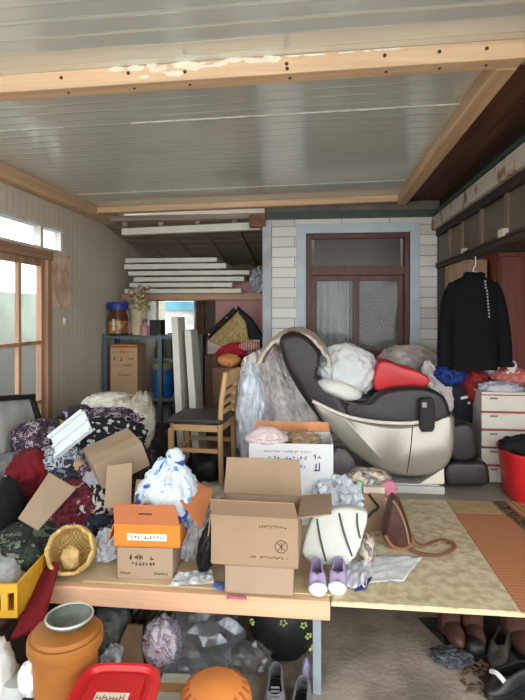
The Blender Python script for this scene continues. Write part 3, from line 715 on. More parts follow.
b = B(); glyphs(b, -.085, .085, .037, .016, -.1366, seed=5); obj('print', b, INK, lb)
b = B(); c0 = V((.0, -.135 - .065 * .407, .10 + .065 * .914)); b.box(c0 + V((0, -.0006, 0)), (.06, .0016, .007), rot=(24, 0, 0)); obj('mark', b, INK, ob)
BAGBLUE = PATTERN('white_blue_bag', [S(202,208,212), S(206,212,216), S(200,208,214), S(190,204,218), S(206,212,216), S(104,164,204), S(60,70,150)], scale=17, rough=.4, dist=.8, detail=2, bump=.15, bscale=10)
zb = ZP + .1485 + .006
gq = [PD(104,508,2.60), PD(131,506,2.58), PD(132,463,2.58), PD(107,466,2.60)]
gq = [ob.matrix_basis.inverted() @ q for q in gq]; b = B(); b.hexa(gq + [q + V((0, .005, 0)) for q in gq]); obj('flap', b, CARD_PALE, ob)
b = B().blob((p.x + .06, 2.41, zb + .18), (.15, .115, .18), sub=5, amp=.24, freq=1.5, seed=21, flat=-.97, squash=lambda q: V((q.x * (1 - .35 * max(0, q.z)), q.y * (1 - .35 * max(0, q.z)), q.z * 1.0)))
b.blob((p.x + .09, 2.41, zb + .34), (.045, .04, .06), sub=3, amp=.4, freq=2.5, seed=22)
single('plastic_bag', b, BAGBLUE, 'full white plastic bag with blue print sitting in the orange box', 'plastic bag', smooth=True, autos=0)
# carton behind, seen corner-on
p = PD(118, 470, 2.85)
c1 = carton('tilted_carton', 'closed brown carton lying tilted on the clothes heap behind the orange box', PD(120, 468, 2.92), 0, .27, .30, .14, mat=CARD_PALE, closed=True, rot=(4, -20, 34))
# white box with print
WB = M('white_card', S(224,224,226), .6, var=.03)
p = PD(290, 445, 2.9)
wb = carton('white_carton', 'open white printed cardboard box with a lace hat, behind the big brown box', (p.x, 3.06, ZP + .008), 2, .47, .30, .455, {'back': (.06, 10)}, mat=WB, flapmats={'back': M('orange_inside', S(206,140,96), .8)})
printed(wb, .47, .30, .455, [(-.15, .12, .405, .012), (-.15, .11, .36, .026), (-.15, .10, .32, .022), (.12, .21, .30, .055), (.12, .19, .37, .03)], INKBLUE, 31)
zt_ = ZP + .008 + .455
LACE = M('lace', S(226,206,206), .9, scale=40, var=.12, bump=.6, bscale=80)
c = PD(266, 434, 2.95)
b = B()
b.blob((c.x, 3.0, zt_ + .0), (.11, .09, .075), sub=4, amp=.12, freq=2.5, seed=41)
for k in range(26):
    a = 2 * math.pi * k / 26; b.blob((c.x + .108 * math.cos(a), 3.0 + .09 * math.sin(a), zt_ + .005), (.018, .018, .015), sub=2, amp=.2, seed=k)
single('lace_hat', b, LACE, 'pale pink lace hat lying in the white printed box', 'hat', smooth=True)
c = PD(303, 436, 2.98); b = B().blob((c.x, 3.06, zt_ - .01), (.10, .08, .05), sub=4, amp=.4, freq=1.8, seed=42)
single('wrapping_paper', b, CARD, 'crumpled brown wrapping paper in the white printed box', 'paper', smooth=True)
# ================================================================ clothes heap on the left
def sst(t): t = max(0, min(1, t)); return t * t * (3 - 2 * t)
def hm(x, y):
    h = .44 * sst((y - 2.50) / .95) * sst((-1.0 - x) / .22) - .14 * sst((y - 3.45) / .7)
    n = noise.noise(V((x * 4, y * 4, 2))); n2 = noise.noise(V((x * 11, y * 11, 5)))
    return .43 + max(0, h + .055 * (1 - 2 * abs(n)) * sst((y - 2.45) / .3) * sst((-1.0 - x) / .15) + .018 * n2)
def onm(px, py, hh=None, lift=0):
    hh = hh or hm; d = 2.2
    while d < 4.6:
        p = PD(px, py, d)
        if -2.08 <= p.x <= -1.0 and p.z <= hh(p.x, p.y) + lift: return p
        d += .01
    return PD(px, py, 3.4)
DARKCL = PATTERN('dark_clothes', [S(26,24,28), S(46,40,46), S(22,22,26), S(70,44,52), S(34,36,44), S(104,98,104)], scale=5, dist=2.5, detail=3, bump=.4)
b = B(); x0, x1, y0, y1 = -2.075, -.99, 2.5, 4.15; nx, ny = 60, 90
vs = []; fs = []
for i in range(nx + 1):
    for j in range(ny + 1):
        x = x0 + (x1 - x0) * i / nx; y = y0 + (y1 - y0) * j / ny; vs.append((x, y, max(.43, hm(x, y) - .06)))
for i in range(nx):
    for j in range(ny): a = i * (ny + 1) + j; fs.append((a, a + ny + 1, a + ny + 2, a + 1))
N0 = len(vs)
rimi = [i * (ny + 1) for i in range(nx + 1)] + [nx * (ny + 1) + j for j in range(1, ny + 1)] + [i * (ny + 1) + ny for i in range(nx - 1, -1, -1)] + [j for j in range(ny - 1, 0, -1)]
for k in rimi: vs.append((vs[k][0], vs[k][1], .4205))
m_ = len(rimi)
for k in range(m_): fs.append((rimi[k], rimi[(k + 1) % m_], N0 + (k + 1) % m_, N0 + k))
fs.append(tuple(range(N0, N0 + m_)))
b._new(vs, fs)
heap = single('clothes_heap', b, DARKCL, 'big heap of tangled dark clothes against the glazed door', 'clothes', smooth=True, autos=0); heap['kind'] = 'stuff'
bench = thing('low_bench', 'low dark bench under the clothes heap beside the wooden platform', 'bench', (-1.64, 2.6, 0))
b = B(); b.span((-.43, -.18, .385), (.42, .605, .42)); obj('top', b, DARKW, bench)
for x in (-.39, .38):
    for y in (-.15, .57): obj('leg', B().span((x - .025, y - .025, 0), (x + .025, y + .025, .3849)), DARKW, bench)
def rag(name, label, cat, px, py, rad, mat, seed, amp=.38, rot=None, freq=1.9, lift=.3, sub=4, group=None, squash=None):
    p = onm(px, py); return single(name, B().blob((p.x, p.y, p.z + rad[2] * lift), rad, sub=sub, amp=amp, freq=freq, seed=seed, rot=rot, squash=squash), mat, label, cat, group, smooth=True, autos=0)
BURG = PATTERN('burgundy_floral', [S(58,20,30), S(92,26,42), S(120,34,52), S(92,26,42), S(176,150,150)], scale=17, dist=1, bump=.5)
rag('floral_blouse', 'burgundy floral blouse crumpled right of the flat cardboard piece', 'clothes', 76, 506, (.20, .16, .10), BURG, 3)
rag('floral_blouse', 'dark burgundy garment under the lower end of the flat cardboard piece', 'clothes', 62, 528, (.16, .13, .08), BURG, 8)
GRNF = PATTERN('green_floral', [S(24,28,26), S(40,52,44), S(24,26,26), S(104,116,100), S(60,74,62)], scale=13, dist=1.5, bump=.4)
rag('floral_skirt', 'black and green floral cloth spilling over the yellow crate', 'clothes', 34, 548, (.20, .16, .09), GRNF, 5)
rag('floral_skirt', 'dark green patterned cloth between the woven basket and the burgundy blouse', 'clothes', 62, 541, (.13, .10, .06), GRNF, 6)
rag('black_bag', 'plain black bag at the left edge above the yellow crate', 'bag', 3, 528, (.10, .14, .20), M('black_fabric', S(22,22,26), .9, bump=.2), 7, amp=.2)
rag('red_jacket', 'bright red jacket crumpled on the heap by the door', 'clothes', 30, 478, (.12, .12, .13), M('red_fabric', S(116,18,28), .9, var=.25, bump=.5, bscale=30), 9, rot=(0, 35, 10))
rag('red_jacket', 'dark red sleeve lying above the flat cardboard piece at the left edge', 'clothes', 17, 496, (.12, .10, .07), M('red_fabric2', S(96,18,26), .9, var=.25), 19)
PURP = PATTERN('purple_pattern', [S(44,32,44), S(86,66,86), S(40,30,42), S(168,150,164), S(60,44,60)], scale=20, dist=1)
rag('patterned_scarf', 'purple and white patterned scarf at the back of the heap by the door', 'scarf', 37, 446, (.15, .14, .12), PURP, 10)
GREYP = PATTERN('grey_pattern', [S(70,74,84), S(176,182,192), S(96,104,118), S(206,208,212), S(52,54,60)], scale=15, dist=1.2)
rag('patterned_shirt', 'grey and white patterned shirt below the white foam tray', 'clothes', 62, 464, (.16, .13, .09), GREYP, 11)
DOT = PATTERN('dotted_black', [S(22,22,28), S(24,24,30), S(22,22,28), S(26,26,34), S(26,26,34), S(190,190,194)], scale=38, dist=0, detail=0)
rag('dotted_dress', 'black dress with white dots behind the tilted carton', 'clothes', 104, 440, (.26, .16, .11), DOT, 12)
rag('folded_clothes', 'dark purple folded clothes in front of the pale wrapped bundle', 'clothes', 112, 420, (.22, .14, .07), PURP, 13, amp=.25)
rag('folded_clothes', 'dark folded coat with a lilac lining left of the pale wrapped bundle', 'clothes', 82, 417, (.16, .12, .06), PATTERN('lilac_dark', [S(34,28,36), S(34,28,36), S(150,138,164)], scale=6), 14, amp=.25)
rag('patterned_cloth', 'purple white patterned cloth under the tilted carton', 'clothes', 100, 476, (.13, .12, .08), PURP, 15)
PEACH = M('peach_cloth', S(214,166,120), .85, bump=.4, var=.15)
rag('soft_toy', 'small peach coloured soft toy at the upper end of the flat cardboard piece', 'soft toy', 81, 478, (.06, .06, .085), PEACH, 16, amp=.25)
rag('plastic_bag', 'crumpled pale grey plastic bag left of the upright carton flap', 'plastic bag', 96, 492, (.07, .07, .10), M('grey_film', S(176,178,186), .4, var=.15, bump=.4), 17, amp=.45)
rag('white_shoe_bundle', 'black and white bundle above the pale mat beside the woven basket', 'clothes', 93, 509, (.12, .10, .09), PATTERN('bw_patches', [S(30,30,30), S(206,204,196), S(40,40,40), S(214,212,204)], scale=7), 18, amp=.35)
rag('green_toy', 'small bright green plastic bow left of the flat cardboard piece', 'ribbon', 16, 507, (.045, .04, .04), M('green_bright', S(90,180,100), .6, var=.3), 20, amp=.6)
rag('white_flower_cloth', 'black cloth with white flowers at the left edge of the heap', 'clothes', 3, 499, (.07, .07, .07), PATTERN('bw_flower', [S(24,24,24), S(24,24,24), S(228,228,226)], scale=16), 23)
rag('crumpled_paper', 'scrap of white paper between the red jacket and the left edge', 'paper', 13, 482, (.05, .04, .05), M('white_paper', S(214,212,214), .8, var=.05), 24, amp=.5)
rag('yellow_box', 'small yellow box standing right of the purple folded clothes', 'box', 121, 424, (.045, .04, .06), M('yellow_card', S(206,176,60), .6), 25, amp=.05)
rag('yellow_box', 'small yellow box half hidden left of the white foam tray', 'box', 66, 422, (.04, .04, .055), M('yellow_card', S(206,176,60), .6), 26, amp=.05)
PALEB = PATTERN('pale_wrap', [S(176,170,152), S(204,200,186), S(156,148,128), S(196,190,176)], scale=6, rough=.3, constant=False, bump=.5, bscale=14)
p = onm(122, 424)
b = B(); b.blob((p.x - .12, p.y + .12, .985), (.20, .13, .075), sub=5, amp=.25, freq=2, seed=30); b.blob((p.x + .10, p.y + .10, .86), (.085, .12, .21), sub=4, amp=.3, freq=2, seed=31)
single('wrapped_bundle', b, PALEB, 'pale cream bundle wrapped in plastic in front of the metal shelf', 'bundle', smooth=True, autos=0)
# white ribbed foam tray
p, q = onm(58, 450), onm(88, 424); mid = PD(72, 434, 2.98); 
t_ = thing('foam_tray', 'long white ribbed foam tray lying slanted on the heap by the door', 'tray', mid, rot=(62, -38, 0))
b = B(); L_ = .26; b.span((-L_/2, -.075, 0), (L_/2, .075, .012)); b.span((-L_/2, -.075, .0121), (L_/2, -.055, .04)); b.span((-L_/2, .055, .0121), (L_/2, .075, .04)); b.span((-L_/2, -.008, .0121), (L_/2, .008, .032))
obj('shell', b, M('foam_white', S(222,230,232), .6, var=.04), t_, bev=.006)
# flat piece of cardboard
pts = [(49,473),(76,489),(38,531),(18,519)]
d_ = (2.78, 2.74, 2.50, 2.54)
P4 = [PD(x, y, dd) for (x, y), dd in zip(pts, d_)]
nrm = (P4[1] - P4[0]).cross(P4[3] - P4[0]).normalized()
if nrm.z < 0: nrm = -nrm
b = B(); b.hexa([P4[0], P4[1], P4[2], P4[3]] + [q + nrm * .006 for q in P4]); single('cardboard_piece', b, CARD_PALE, 'flat torn piece of brown cardboard lying on the clothes heap', 'cardboard', bev=.001)
# framed panel leaning by the door
fp = thing('framed_panel', 'white panel in a dark frame leaning against the glazed door', 'panel', (-2.0, 3.25, .60), rot=(0, 0, 0))
b = B(); b.hexa([(.10,-.42,0),(.13,-.42,0),(.13,.18,0),(.10,.18,0),(-.03,-.42,.50),(0,-.42,.50),(0,.18,.42),(-.03,.18,.42)])
obj('panel', b, M('panel_white', S(196,196,190), .6), fp)
b = B(); b.plank((.145, .19, 0), (.0, .19, .43), .03, .05); b.plank((.02, -.42, .51), (.012, .2, .43), .05, .035); obj('frame', b, M('frame_dark', S(40,34,32), .6), fp)
# woven basket on the platform corner
BASK = M('wicker', S(206,178,116), .75, kind='checker', scale=110, col2=S(160,124,70), bump=.6, bscale=60)
p = PD(73, 580, 2.34)
bk = thing('woven_basket', 'round woven straw basket tipped on its side at the platform corner', 'basket', (p.x - .03, 2.30, ZP + .100), rot=(66, 0, 14))
prof = [(.001,-.09),(.05,-.09),(.085,-.075),(.102,-.03),(.108,.03),(.106,.075),(.092,.080),(.094,.03),(.088,-.03),(.07,-.062),(.001,-.07)]
obj('bowl', B().lathe(prof, n=40), BASK, bk, smooth=True, autos=0)
b = B(); n_ = 90
b.tube([V(((.098 + .003 * math.cos(k * .7)) * math.cos(2*math.pi*k/n_), (.098 + .003 * math.cos(k * .7)) * math.sin(2*math.pi*k/n_), .080 + .003 * math.sin(k * .7))) for k in range(n_)], .0075, 6, closed=True)
obj('rim', b, M('wicker_rim', S(190,160,100), .75, var=.25, scale=40), bk, smooth=True)
p2 = V((p.x - .02, 2.25, ZP + .085)); b = B().blob(p2, (.045, .03, .05), sub=3, amp=.35, seed=50); single('straw_wad', b, M('straw', S(190,158,104), .9, var=.25, scale=30), 'tan wad of straw stuffed inside the woven basket', 'straw', smooth=True)
# trunk with maroon cloth, yellow crate
tk = thing('trunk', 'dark low trunk standing on the ground under the yellow crate', 'trunk', (-1.60, 2.14, 0))
obj('body', B().span((-.40, -.26, 0), (.36, .27, .34)), M('trunk_dark', S(52,40,38), .7), tk, bev=.01)
obj('lid', B().span((-.41, -.27, .3405), (.37, .275, .395)), M('trunk_dark', S(52,40,38), .7), tk, bev=.01)
MAR = M('maroon_cloth', S(112,14,26), .85, var=.12, bump=.3, bscale=20)
mq = [PD(11, 640, 2.02), PD(40, 632, 2.06), PD(58, 566, 2.30), PD(44, 566, 2.36)]
def mar(u, v):
    a = mq[0].lerp(mq[1], v); c = mq[3].lerp(mq[2], v); q = a.lerp(c, u); return q + V((.03 * math.sin(v * 3.1), 0, .02 * math.sin(v * 3.1) + .006 * noise.noise(V((u * 8, v * 6, 0)))))
single('maroon_cloth', B().sheet(mar, 24, 12, .012), MAR, 'plain maroon cloth hanging between the yellow crate and the platform', 'cloth', smooth=True)
YEL = M('yellow_plastic', S(206,156,44), .5, var=.08)
cr_ = thing('yellow_crate', 'yellow plastic crate full of clothes at the left edge', 'crate', (-1.37, 2.10, .396), rz=6)
def wallx(b, y, w, h, th):
    b.span((-w/2, y - th/2, 0), (w/2, y + th/2, .03)); b.span((-w/2, y - th/2, h - .035), (w/2, y + th/2, h))
    k = 7
    for i in range(k): x = -w/2 + w * i / (k - 1); b.span((max(-w/2, x - .014), y - th/2, .0301), (min(w/2, x + .014), y + th/2, h - .0351))
b = B(); wallx(b, -.15, .32, .135, .012); wallx(b, .15, .32, .135, .012)
for x in (-.155, .155):
    b.span((x - .005, -.144, 0), (x + .005, .144, .03)); b.span((x - .005, -.144, .10), (x + .005, .144, .135))
    for i in range(7): y = -.135 + i * .27 / 6; b.span((x - .005, y - .02, .0301), (x + .005, y + .02, .0999))
b.span((-.149, -.143, 0), (.149, .143, .006))
obj('body', b, YEL, cr_, bev=.002); obj('handle_slot', B().box((-.02, -.1572, .07), (.05, .003, .03)), M('slot_shadow', S(90,62,20), .8), cr_)
b = B().blob((-1.39, 2.08, .48), (.12, .15, .08), sub=4, amp=.3, seed=60); single('grey_cloth', b, M('pale_grey_cloth', S(176,176,176), .85, bump=.4), 'pale grey cloth lying in the yellow crate', 'cloth', smooth=True, autos=0)
b = B().blob((-1.33, 2.22, .52), (.10, .08, .07), sub=4, amp=.35, seed=61); single('floral_cloth', b, GRNF, 'black green floral cloth stuffed at the back of the yellow crate', 'cloth', smooth=True, autos=0)
# clear film bags round the orange box
FILMC = FILM('clear_film', S(226,232,238), .45, .12, 16)
p = PD(100, 548, 2.42); single('clear_bag', B().blob((p.x, 2.40, ZP + .08), (.055, .06, .075), sub=4, amp=.4, seed=62, flat=-.95), FILM('milky_film', S(214,224,234), .75, .25, 12), 'crumpled clear plastic bag left of the orange box', 'plastic bag', smooth=True, autos=0)
p = PD(193, 572, 2.38); single('clear_bag', B().blob((p.x - .015, 2.47, ZP + .155), (.065, .07, .16), sub=4, amp=.5, freq=2.4, seed=63, rot=(0, 14, 0)), FILM('milky_film2', S(210,212,214), .6, .12, 18), 'clear crinkled bag of packaging between the orange and big brown boxes', 'plastic bag', smooth=True, autos=0)
p = PD(210, 580, 2.33); single('black_sack', B().blob((p.x - .02, 2.36, ZP + .125), (.045, .07, .125), sub=4, amp=.25, seed=64, flat=-.95, rot=(0, 14, 0)), BLACKP, 'small black sack against the left side of the big brown box', 'sack', smooth=True)

q = [PZ(168, 588, ZP + .008), PZ(214, 584, ZP + .008), PZ(212, 572, ZP + .008), PZ(176, 576, ZP + .008)]
def fst(u, v):
    k = q[0].lerp(q[1], u).lerp(q[3].lerp(q[2], u), v); return V((k.x, k.y, ZP + .012 + .03 * abs(noise.noise(V((u * 5, v * 4, 8))))))
single('film_strip', B().sheet(fst, 24, 10, .002), FILM('milky_film5', S(226,228,230), .6, .1, 14), 'crinkled strip of clear film on the mat in front of the black sack', 'plastic film', smooth=True, autos=0)
NAVY = PATTERN('navy_mix', [S(30,34,48), S(52,58,76), S(30,34,48), S(120,124,134)], scale=12)
for (nm, lb_, ct_, x, y, rad, m_, sd) in (
 ('sweater', 'dark navy sweater between the grey patterned shirt and the peach soft toy', 'clothes', 66, 480, (.10,.09,.06), NAVY, 201),
 ('sock', 'small white sock on the heap just right of the grey patterned shirt', 'sock', 77, 462, (.05,.05,.03), WHITEP, 202),
 ('sleeve', 'black sleeve lying across the heap below the patterned scarf', 'clothes', 44, 462, (.12,.08,.05), M('black_fabric', S(22,22,26), .9), 203),
 ('t_shirt', 'grey t-shirt crumpled on the heap near the left edge', 'clothes', 12, 470, (.10,.09,.07), M('grey_shirt', S(120,118,122), .9, bump=.4), 204),
 ('sweater', 'brown sweater on the heap between red jacket and dark sleeve', 'clothes', 40, 466, (.09,.08,.05), M('brown_knit', S(74,52,46), .95, bump=.5), 205),
 ('plastic_bag', 'small white plastic bag on the heap right of the burgundy blouse', 'plastic bag', 104, 512, (.06,.06,.05), WHITEP, 206),
 ('trousers', 'black trousers along the bottom edge of the heap behind the basket', 'clothes', 90, 528, (.14,.07,.05), NAVY, 207)):
    rag(nm, lb_, ct_, x, y, rad, m_, sd, amp=.4, lift=.5)
# ================================================================ alcove at the back
STEEL = M('blue_grey_steel', S(88,102,112), .45, metal=.3, var=.1)
sh = thing('metal_shelf', 'blue grey slotted metal shelf unit against the left wall of the alcove', 'shelf', (-1.58, 5.03, ZP))
HX = (-.48, .07, .47); hz = .985
HOLE = M('slot_dark', S(30,32,36), .8)
for x in HX:
    for y in (-.17, .17):
        b = B(); b.span((x - .022, y - .002, 0), (x + .022, y + .002, hz)); b.span((x - .022 if x < 0 else x + .018, y - .002 if y < 0 else y - .04, 0), (x - .018 if x < 0 else x + .022, y + .04 if y < 0 else y + .002, hz)); o = obj('post', b, STEEL, sh)
for z in (.06, .37, .965):
    b = B(); b.span((-.475, -.168, z), (.465, .168, z + .006)); b.span((-.475, -.174, z - .025), (.465, -.170, z + .006)); b.span((-.475, .172, z - .025), (.465, .176, z + .006)); obj('shelf_board', b, STEEL, sh)
zs = ZP + .972; zm = ZP + .377
# jar with blue lid
p = PY(118, 332, 4.98)
j = thing('glass_jar', 'big amber glass jar with a blue lid on top of the metal shelf', 'jar', (p.x, 4.98, zs))
obj('body', B().lathe([(.001,0),(.09,0),(.105,.015),(.108,.12),(.105,.18),(.088,.22),(.085,.25),(.001,.25)], n=28), M('amber_jar', S(92,48,28), .12, var=.25, scale=7, coat=.5), j, smooth=True)
obj('contents', B().lathe([(.109,.02),(.1095,.03),(.1095,.13),(.109,.14)], n=28), M('ginseng', S(196,150,84), .3, scale=18, col2=S(110,62,34)), j, smooth=True)
obj('lid', B().lathe([(.001,.2501),(.10,.2501),(.103,.26),(.103,.31),(.097,.325),(.001,.328)], n=28), M('blue_lid', S(44,66,150), .4), j, smooth=True)
obj('label', B().span((-.012, -.114, .05), (.012, -.110, .16)), M('label_pale', S(226,214,190), .6), j)
# ornament of dried stems
p = PY(139, 332, 5.0); o_ = thing('dried_arrangement', 'cream and gold dried flower ornament beside the amber jar', 'ornament', (p.x - .01, 5.02, zs))
GOLD = M('pale_gold', S(196,178,136), .4, metal=.3, var=.3, scale=20)
obj('vase', B().lathe([(.001,0),(.065,0),(.082,.06),(.075,.16),(.082,.24),(.06,.30),(.001,.30)], n=20), M('cream_vase', S(206,190,154), .4, var=.2), o_, smooth=True)
r = random.Random(5); b = B()
for k in range(34):
    a = r.uniform(0, 6.28); rr = r.uniform(.01, .11); z = r.uniform(.26, .47)
    b.blob((rr * math.cos(a), rr * .6 * math.sin(a), z), (r.uniform(.015,.032),) * 3, sub=2, amp=.4, seed=k)
obj('flowers', b, PATTERN('gold_mix', [S(120,100,60), S(206,190,150), S(90,80,56), S(226,214,186)], scale=24), o_, smooth=True)
p = PY(145, 331, 4.9); bt = thing('pink_bottle', 'small pink bottle in front of the dried flower ornament', 'bottle', (p.x, 4.90, zs))
obj('body', B().lathe([(.001,0),(.035,0),(.04,.02),(.04,.09),(.02,.11),(.02,.125),(.001,.125)], n=18), M('pink_bot', S(190,140,146), .3), bt, smooth=True)
obj('cap', B().lathe([(.001,.1251),(.023,.1251),(.023,.16),(.001,.16)], n=16), M('cap_dark', S(110,70,80), .4), bt, smooth=True)
p = PY(157, 331, 4.98); single('dark_box', B().span((p.x - .06, 4.93, zs), (p.x + .055, 5.08, zs + .15)), M('dark_card', S(44,38,40), .6), 'small dark box right of the ornament on the metal shelf', 'box', bev=.004)
p = PY(127, 385, 4.9)
kb = carton('printed_carton', 'tall brown printed carton standing inside the metal shelf', (p.x - .02, 5.0, zm), 0, .27, .26, .50, mat=M('carton_tan', S(196,160,124), .85, var=.05), closed=True)
printed(kb, .27, .26, .50, [(-.12, .12, .425, .020), (-.12, .03, .345, .045), (.05, .12, .35, .03), (-.11, .1, .30, .016), (-.05, .08, .20, .022)], seed=71)
obj('red_strip', B().span((-.135, -.131, .475), (.135, -.1303, .497)), M('orange_print', S(190,84,50), .7), kb)
p = PY(162, 405, 4.95)
dr = thing('blue_drum', 'blue plastic drum with a green cover in the right bay of the metal shelf', 'drum', (p.x + .0, 5.0, zm))
obj('body', B().lathe([(.001,0),(.095,0),(.10,.02),(.10,.12),(.104,.13),(.10,.14),(.10,.26),(.001,.26)], n=24), M('blue_plastic', S(28,100,176), .4), dr, smooth=True)
obj('cover', B().lathe([(.001,.2605),(.112,.2605),(.115,.275),(.11,.325),(.07,.345),(.001,.347)], n=24), M('green_cover', S(118,130,80), .6, var=.2), dr, smooth=True)
single('grey_bundle', B().blob((p.x + .01, 5.05, zm + .32), (.13, .10, .055), sub=4, amp=.3, seed=72), M('grey_bundle', S(150,148,158), .7, bump=.3), 'grey cloth bundle lying on the green cover of the blue drum', 'bundle', smooth=True)
# leaning white foam boards
FOAM = M('foam_board', S(214,212,202), .7, var=.04)
for i, (xa, xb, lab) in enumerate((((173.5,317),(187,412),'white foam board leaning nearest the metal shelf'), ((186.5,330),(202,412),'shorter white foam board leaning right of the other board'))):
    a = PY(xa[0], xa[1], 4.5); c = PY(xb[0], xb[1], 4.2); tx, ty = a.x, xa[1]; bxp = c.x
    zb_ = ZP + .012; zt2 = a.z; w = .058
    b = B(); yb0, yt0 = 4.05, 4.42
    b.hexa([(bxp-w/2-.01,yb0,zb_),(bxp+w/2-.01,yb0,zb_),(bxp+w/2-.01,yb0+.28,zb_),(bxp-w/2-.01,yb0+.28,zb_),(tx,yt0,zt2),(tx+w,yt0,zt2),(tx+w,yt0+.25,zt2),(tx,yt0+.25,zt2)])
    single('foam_board', b, FOAM, lab, 'foam board', 'leaning white foam boards', bev=.006)
# stacked white panels overhead
b = B(); b.span((-2.1, 5.40, 1.75), (-.501, 5.46, 1.815)); b.span((-2.1, 5.95, 1.75), (-.501, 6.01, 1.815)); struct('trim_rack', b, wood('rack_wood', S(186,150,120), axis='x'))
z = 1.816; r = random.Random(8)
names = ['lowest', 'second lowest', 'third lowest', 'fourth lowest', 'second highest', 'topmost']
for i in range(6):
    x0 = -2.04 + r.uniform(0, .10); x1 = (-.80, -.86, -.75, -.70, -.95, -1.02)[i] + r.uniform(-.02, .02); h = .045 if i != 4 else .052; y0 = 5.30 + r.uniform(-.05, .06)
    b = B(); b.span((x0, y0, z), (x1, y0 + .75, z + h)); single('insulation_board', b, M('panel_w', S(224,222,212), .6, var=.05), '%s white panel in the stack on the overhead rack' % names[i], 'panel', 'white panels stacked on the overhead rack', bev=.003)
    z += h
    if i < 5:
        for xs, sd in ((x0 + .1, 'left'), (x1 - .2, 'right')):
            single('spacer_strip', B().span((xs, y0 + .06, z), (xs + .06, y0 + .7, z + .018)), M('spacer', S(96,86,76), .8), 'dark spacer strip on the %s end of the %s white panel on the rack' % (sd, names[i]), 'strip', 'spacer strips between the white panels')
        z += .018
b = B(); z0 = 2.355; b.hexa([(-1.86,4.78,z0),(-.53,4.78,z0+.03),(-.53,4.86,z0+.03),(-1.86,4.86,z0),(-1.86,4.78,z0+.06),(-.53,4.78,z0+.10),(-.53,4.86,z0+.10),(-1.86,4.86,z0+.06)]); struct('trim_white_strip', b, M('panel_w', S(224,222,212), .6))
b = B(); b.span((-.62, 4.66, 2.39), (-.47, 4.74, 2.50)); struct('trim_block', b, wood('block_brown', S(120,84,60), axis='y'))
# pink cupboard and things heaped before it
pc = thing('pink_cupboard', 'tall pink cupboard at the back of the alcove', 'cupboard', (-.83, 5.85, ZP))
PK = M('pink_paint', S(196,146,142), .6, var=.06)
obj('body', B().span((-.28, -.28, 0), (.30, .28, 1.53)), PK, pc, bev=.006)
obj('door', B().span((-.275, -.305, .05), (.295, -.281, 1.50)), PK, pc, bev=.006)
obj('handle', B().span((.22, -.325, .8), (.235, -.306, .95)), STEEL, pc)
ct = carton('small_carton', 'small brown carton on top of the pink cupboard', (-.94, 5.75, ZP + 1.531), 0, .26, .24, .11, closed=True)
p = PY(252, 287, 5.0); b = B().blob((p.x + .06, 5.3, 1.86), (.16, .16, .20), sub=4, amp=.3, seed=81); 
cab = thing('old_cabinet', 'old dark cabinet under the rolled straw mat in the alcove', 'cabinet', (-.80, 5.08, ZP))
obj('body', B().span((-.28, -.20, 0), (.27, .2, .80)), wood('cabinet_brown', S(92,66,52), axis='z'), cab, bev=.004)
obj('door', B().span((-.27, -.215, .04), (-.005, -.201, .78)), wood('cabinet_door', S(104,76,60), axis='z'), cab, bev=.003)
obj('door', B().span((.005, -.215, .04), (.26, -.201, .78)), wood('cabinet_door', S(104,76,60), axis='z'), cab, bev=.003)
obj('knob', B().blob((-.03, -.222, .45), (.012,.010,.012), sub=2, amp=0), STEEL, cab); 
single('clear_bag', B().blob((-.615, 5.43, 1.953), (.10, .10, .14), sub=4, amp=.35, seed=81), FILM('milky_film3', S(196,204,210), .65, .2, 10), 'clear plastic bag of bottles on the rack by the corner of the tiled wall', 'plastic bag', smooth=True, autos=0)
zc_ = ZP + .801
wbx = carton('flat_carton', 'pale pink carton on the old cabinet under the straw mat', (-.80, 5.06, zc_), 0, .50, .34, .13, mat=M('pale_pink_card', S(206,184,178), .7), closed=True)
zc2 = zc_ + .136
MATF = PATTERN('straw_mat', [S(150,130,80), S(186,164,108), S(130,110,64), S(198,178,124)], scale=24, constant=False)
mt = thing('straw_mat', 'folded tan straw mat with black and white edging leaning over the cabinet', 'mat', (-.78, 5.0, zc2))
a = [PY(x, y, 4.90) for x, y in ((208,338),(236,306),(246,318),(262,343),(240,345))]
b = B(); b.prism([V((q.x, 4.86, q.z)) for q in ((PY(208,340,4.9)), PY(238,312,4.9), PY(246,322,4.9), PY(250,344,4.9), PY(228,349,4.9))], (0, .16, 0)); obj('mat_body', relto(b, (-.78, 5.0, zc2)), MATF, mt, bev=.012)
b = B(); b.plank(PY(206,338,4.88), PY(238,307,4.88), .20, .035); obj('edging', relto(b, (-.78, 5.0, zc2)), PATTERN('bw_edge', [S(24,22,24), S(24,22,24), S(24,22,24), S(210,206,196)], scale=34, dist=0), mt, bev=.006)
b = B(); b.prism([PY(238,308,4.92), PY(250,318,4.92), PY(264,340,4.92), PY(264,350,4.92), PY(252,340,4.92), PY(240,320,4.92)], (0, .14, 0)); obj('fold', relto(b, (-.78, 5.0, zc2)), M('black_edge', S(30,28,32), .8), mt, bev=.008)
p = PY(233, 354, 4.78); b = B()
b.blob(PY(232,352,4.8), (.15, .06, .08), sub=4, amp=.45, seed=83, rot=(0,-15,0)); single('red_hood', b, M('deep_red', S(168,30,44), .8, var=.15, bump=.4), 'deep red cloth roll in front of the straw mat', 'cloth', smooth=True)
p = PY(231, 362, 4.75); single('orange_bundle', B().blob((p.x - .0, 4.66, ZP + .70 + .062), (.10, .08, .055), sub=4, amp=.3, seed=84), M('orange_soft', S(234,166,96), .8, bump=.3), 'orange cloth bundle on the tall carton below the deep red cloth', 'cloth', smooth=True)
p = PY(250, 345, 4.8); b = B()
for k in range(1): b.blob((p.x, 4.78, p.z - .01), (.10, .05, .05), sub=3, amp=.2, seed=86)
single('striped_towel', b, M('pink_stripe', S(206,170,160), .85, kind='wave', scale=14, col2=S(170,90,84), stretch=(1,0,0)), 'pink and white striped towel between the straw mat and the fleece throw', 'towel', smooth=True)
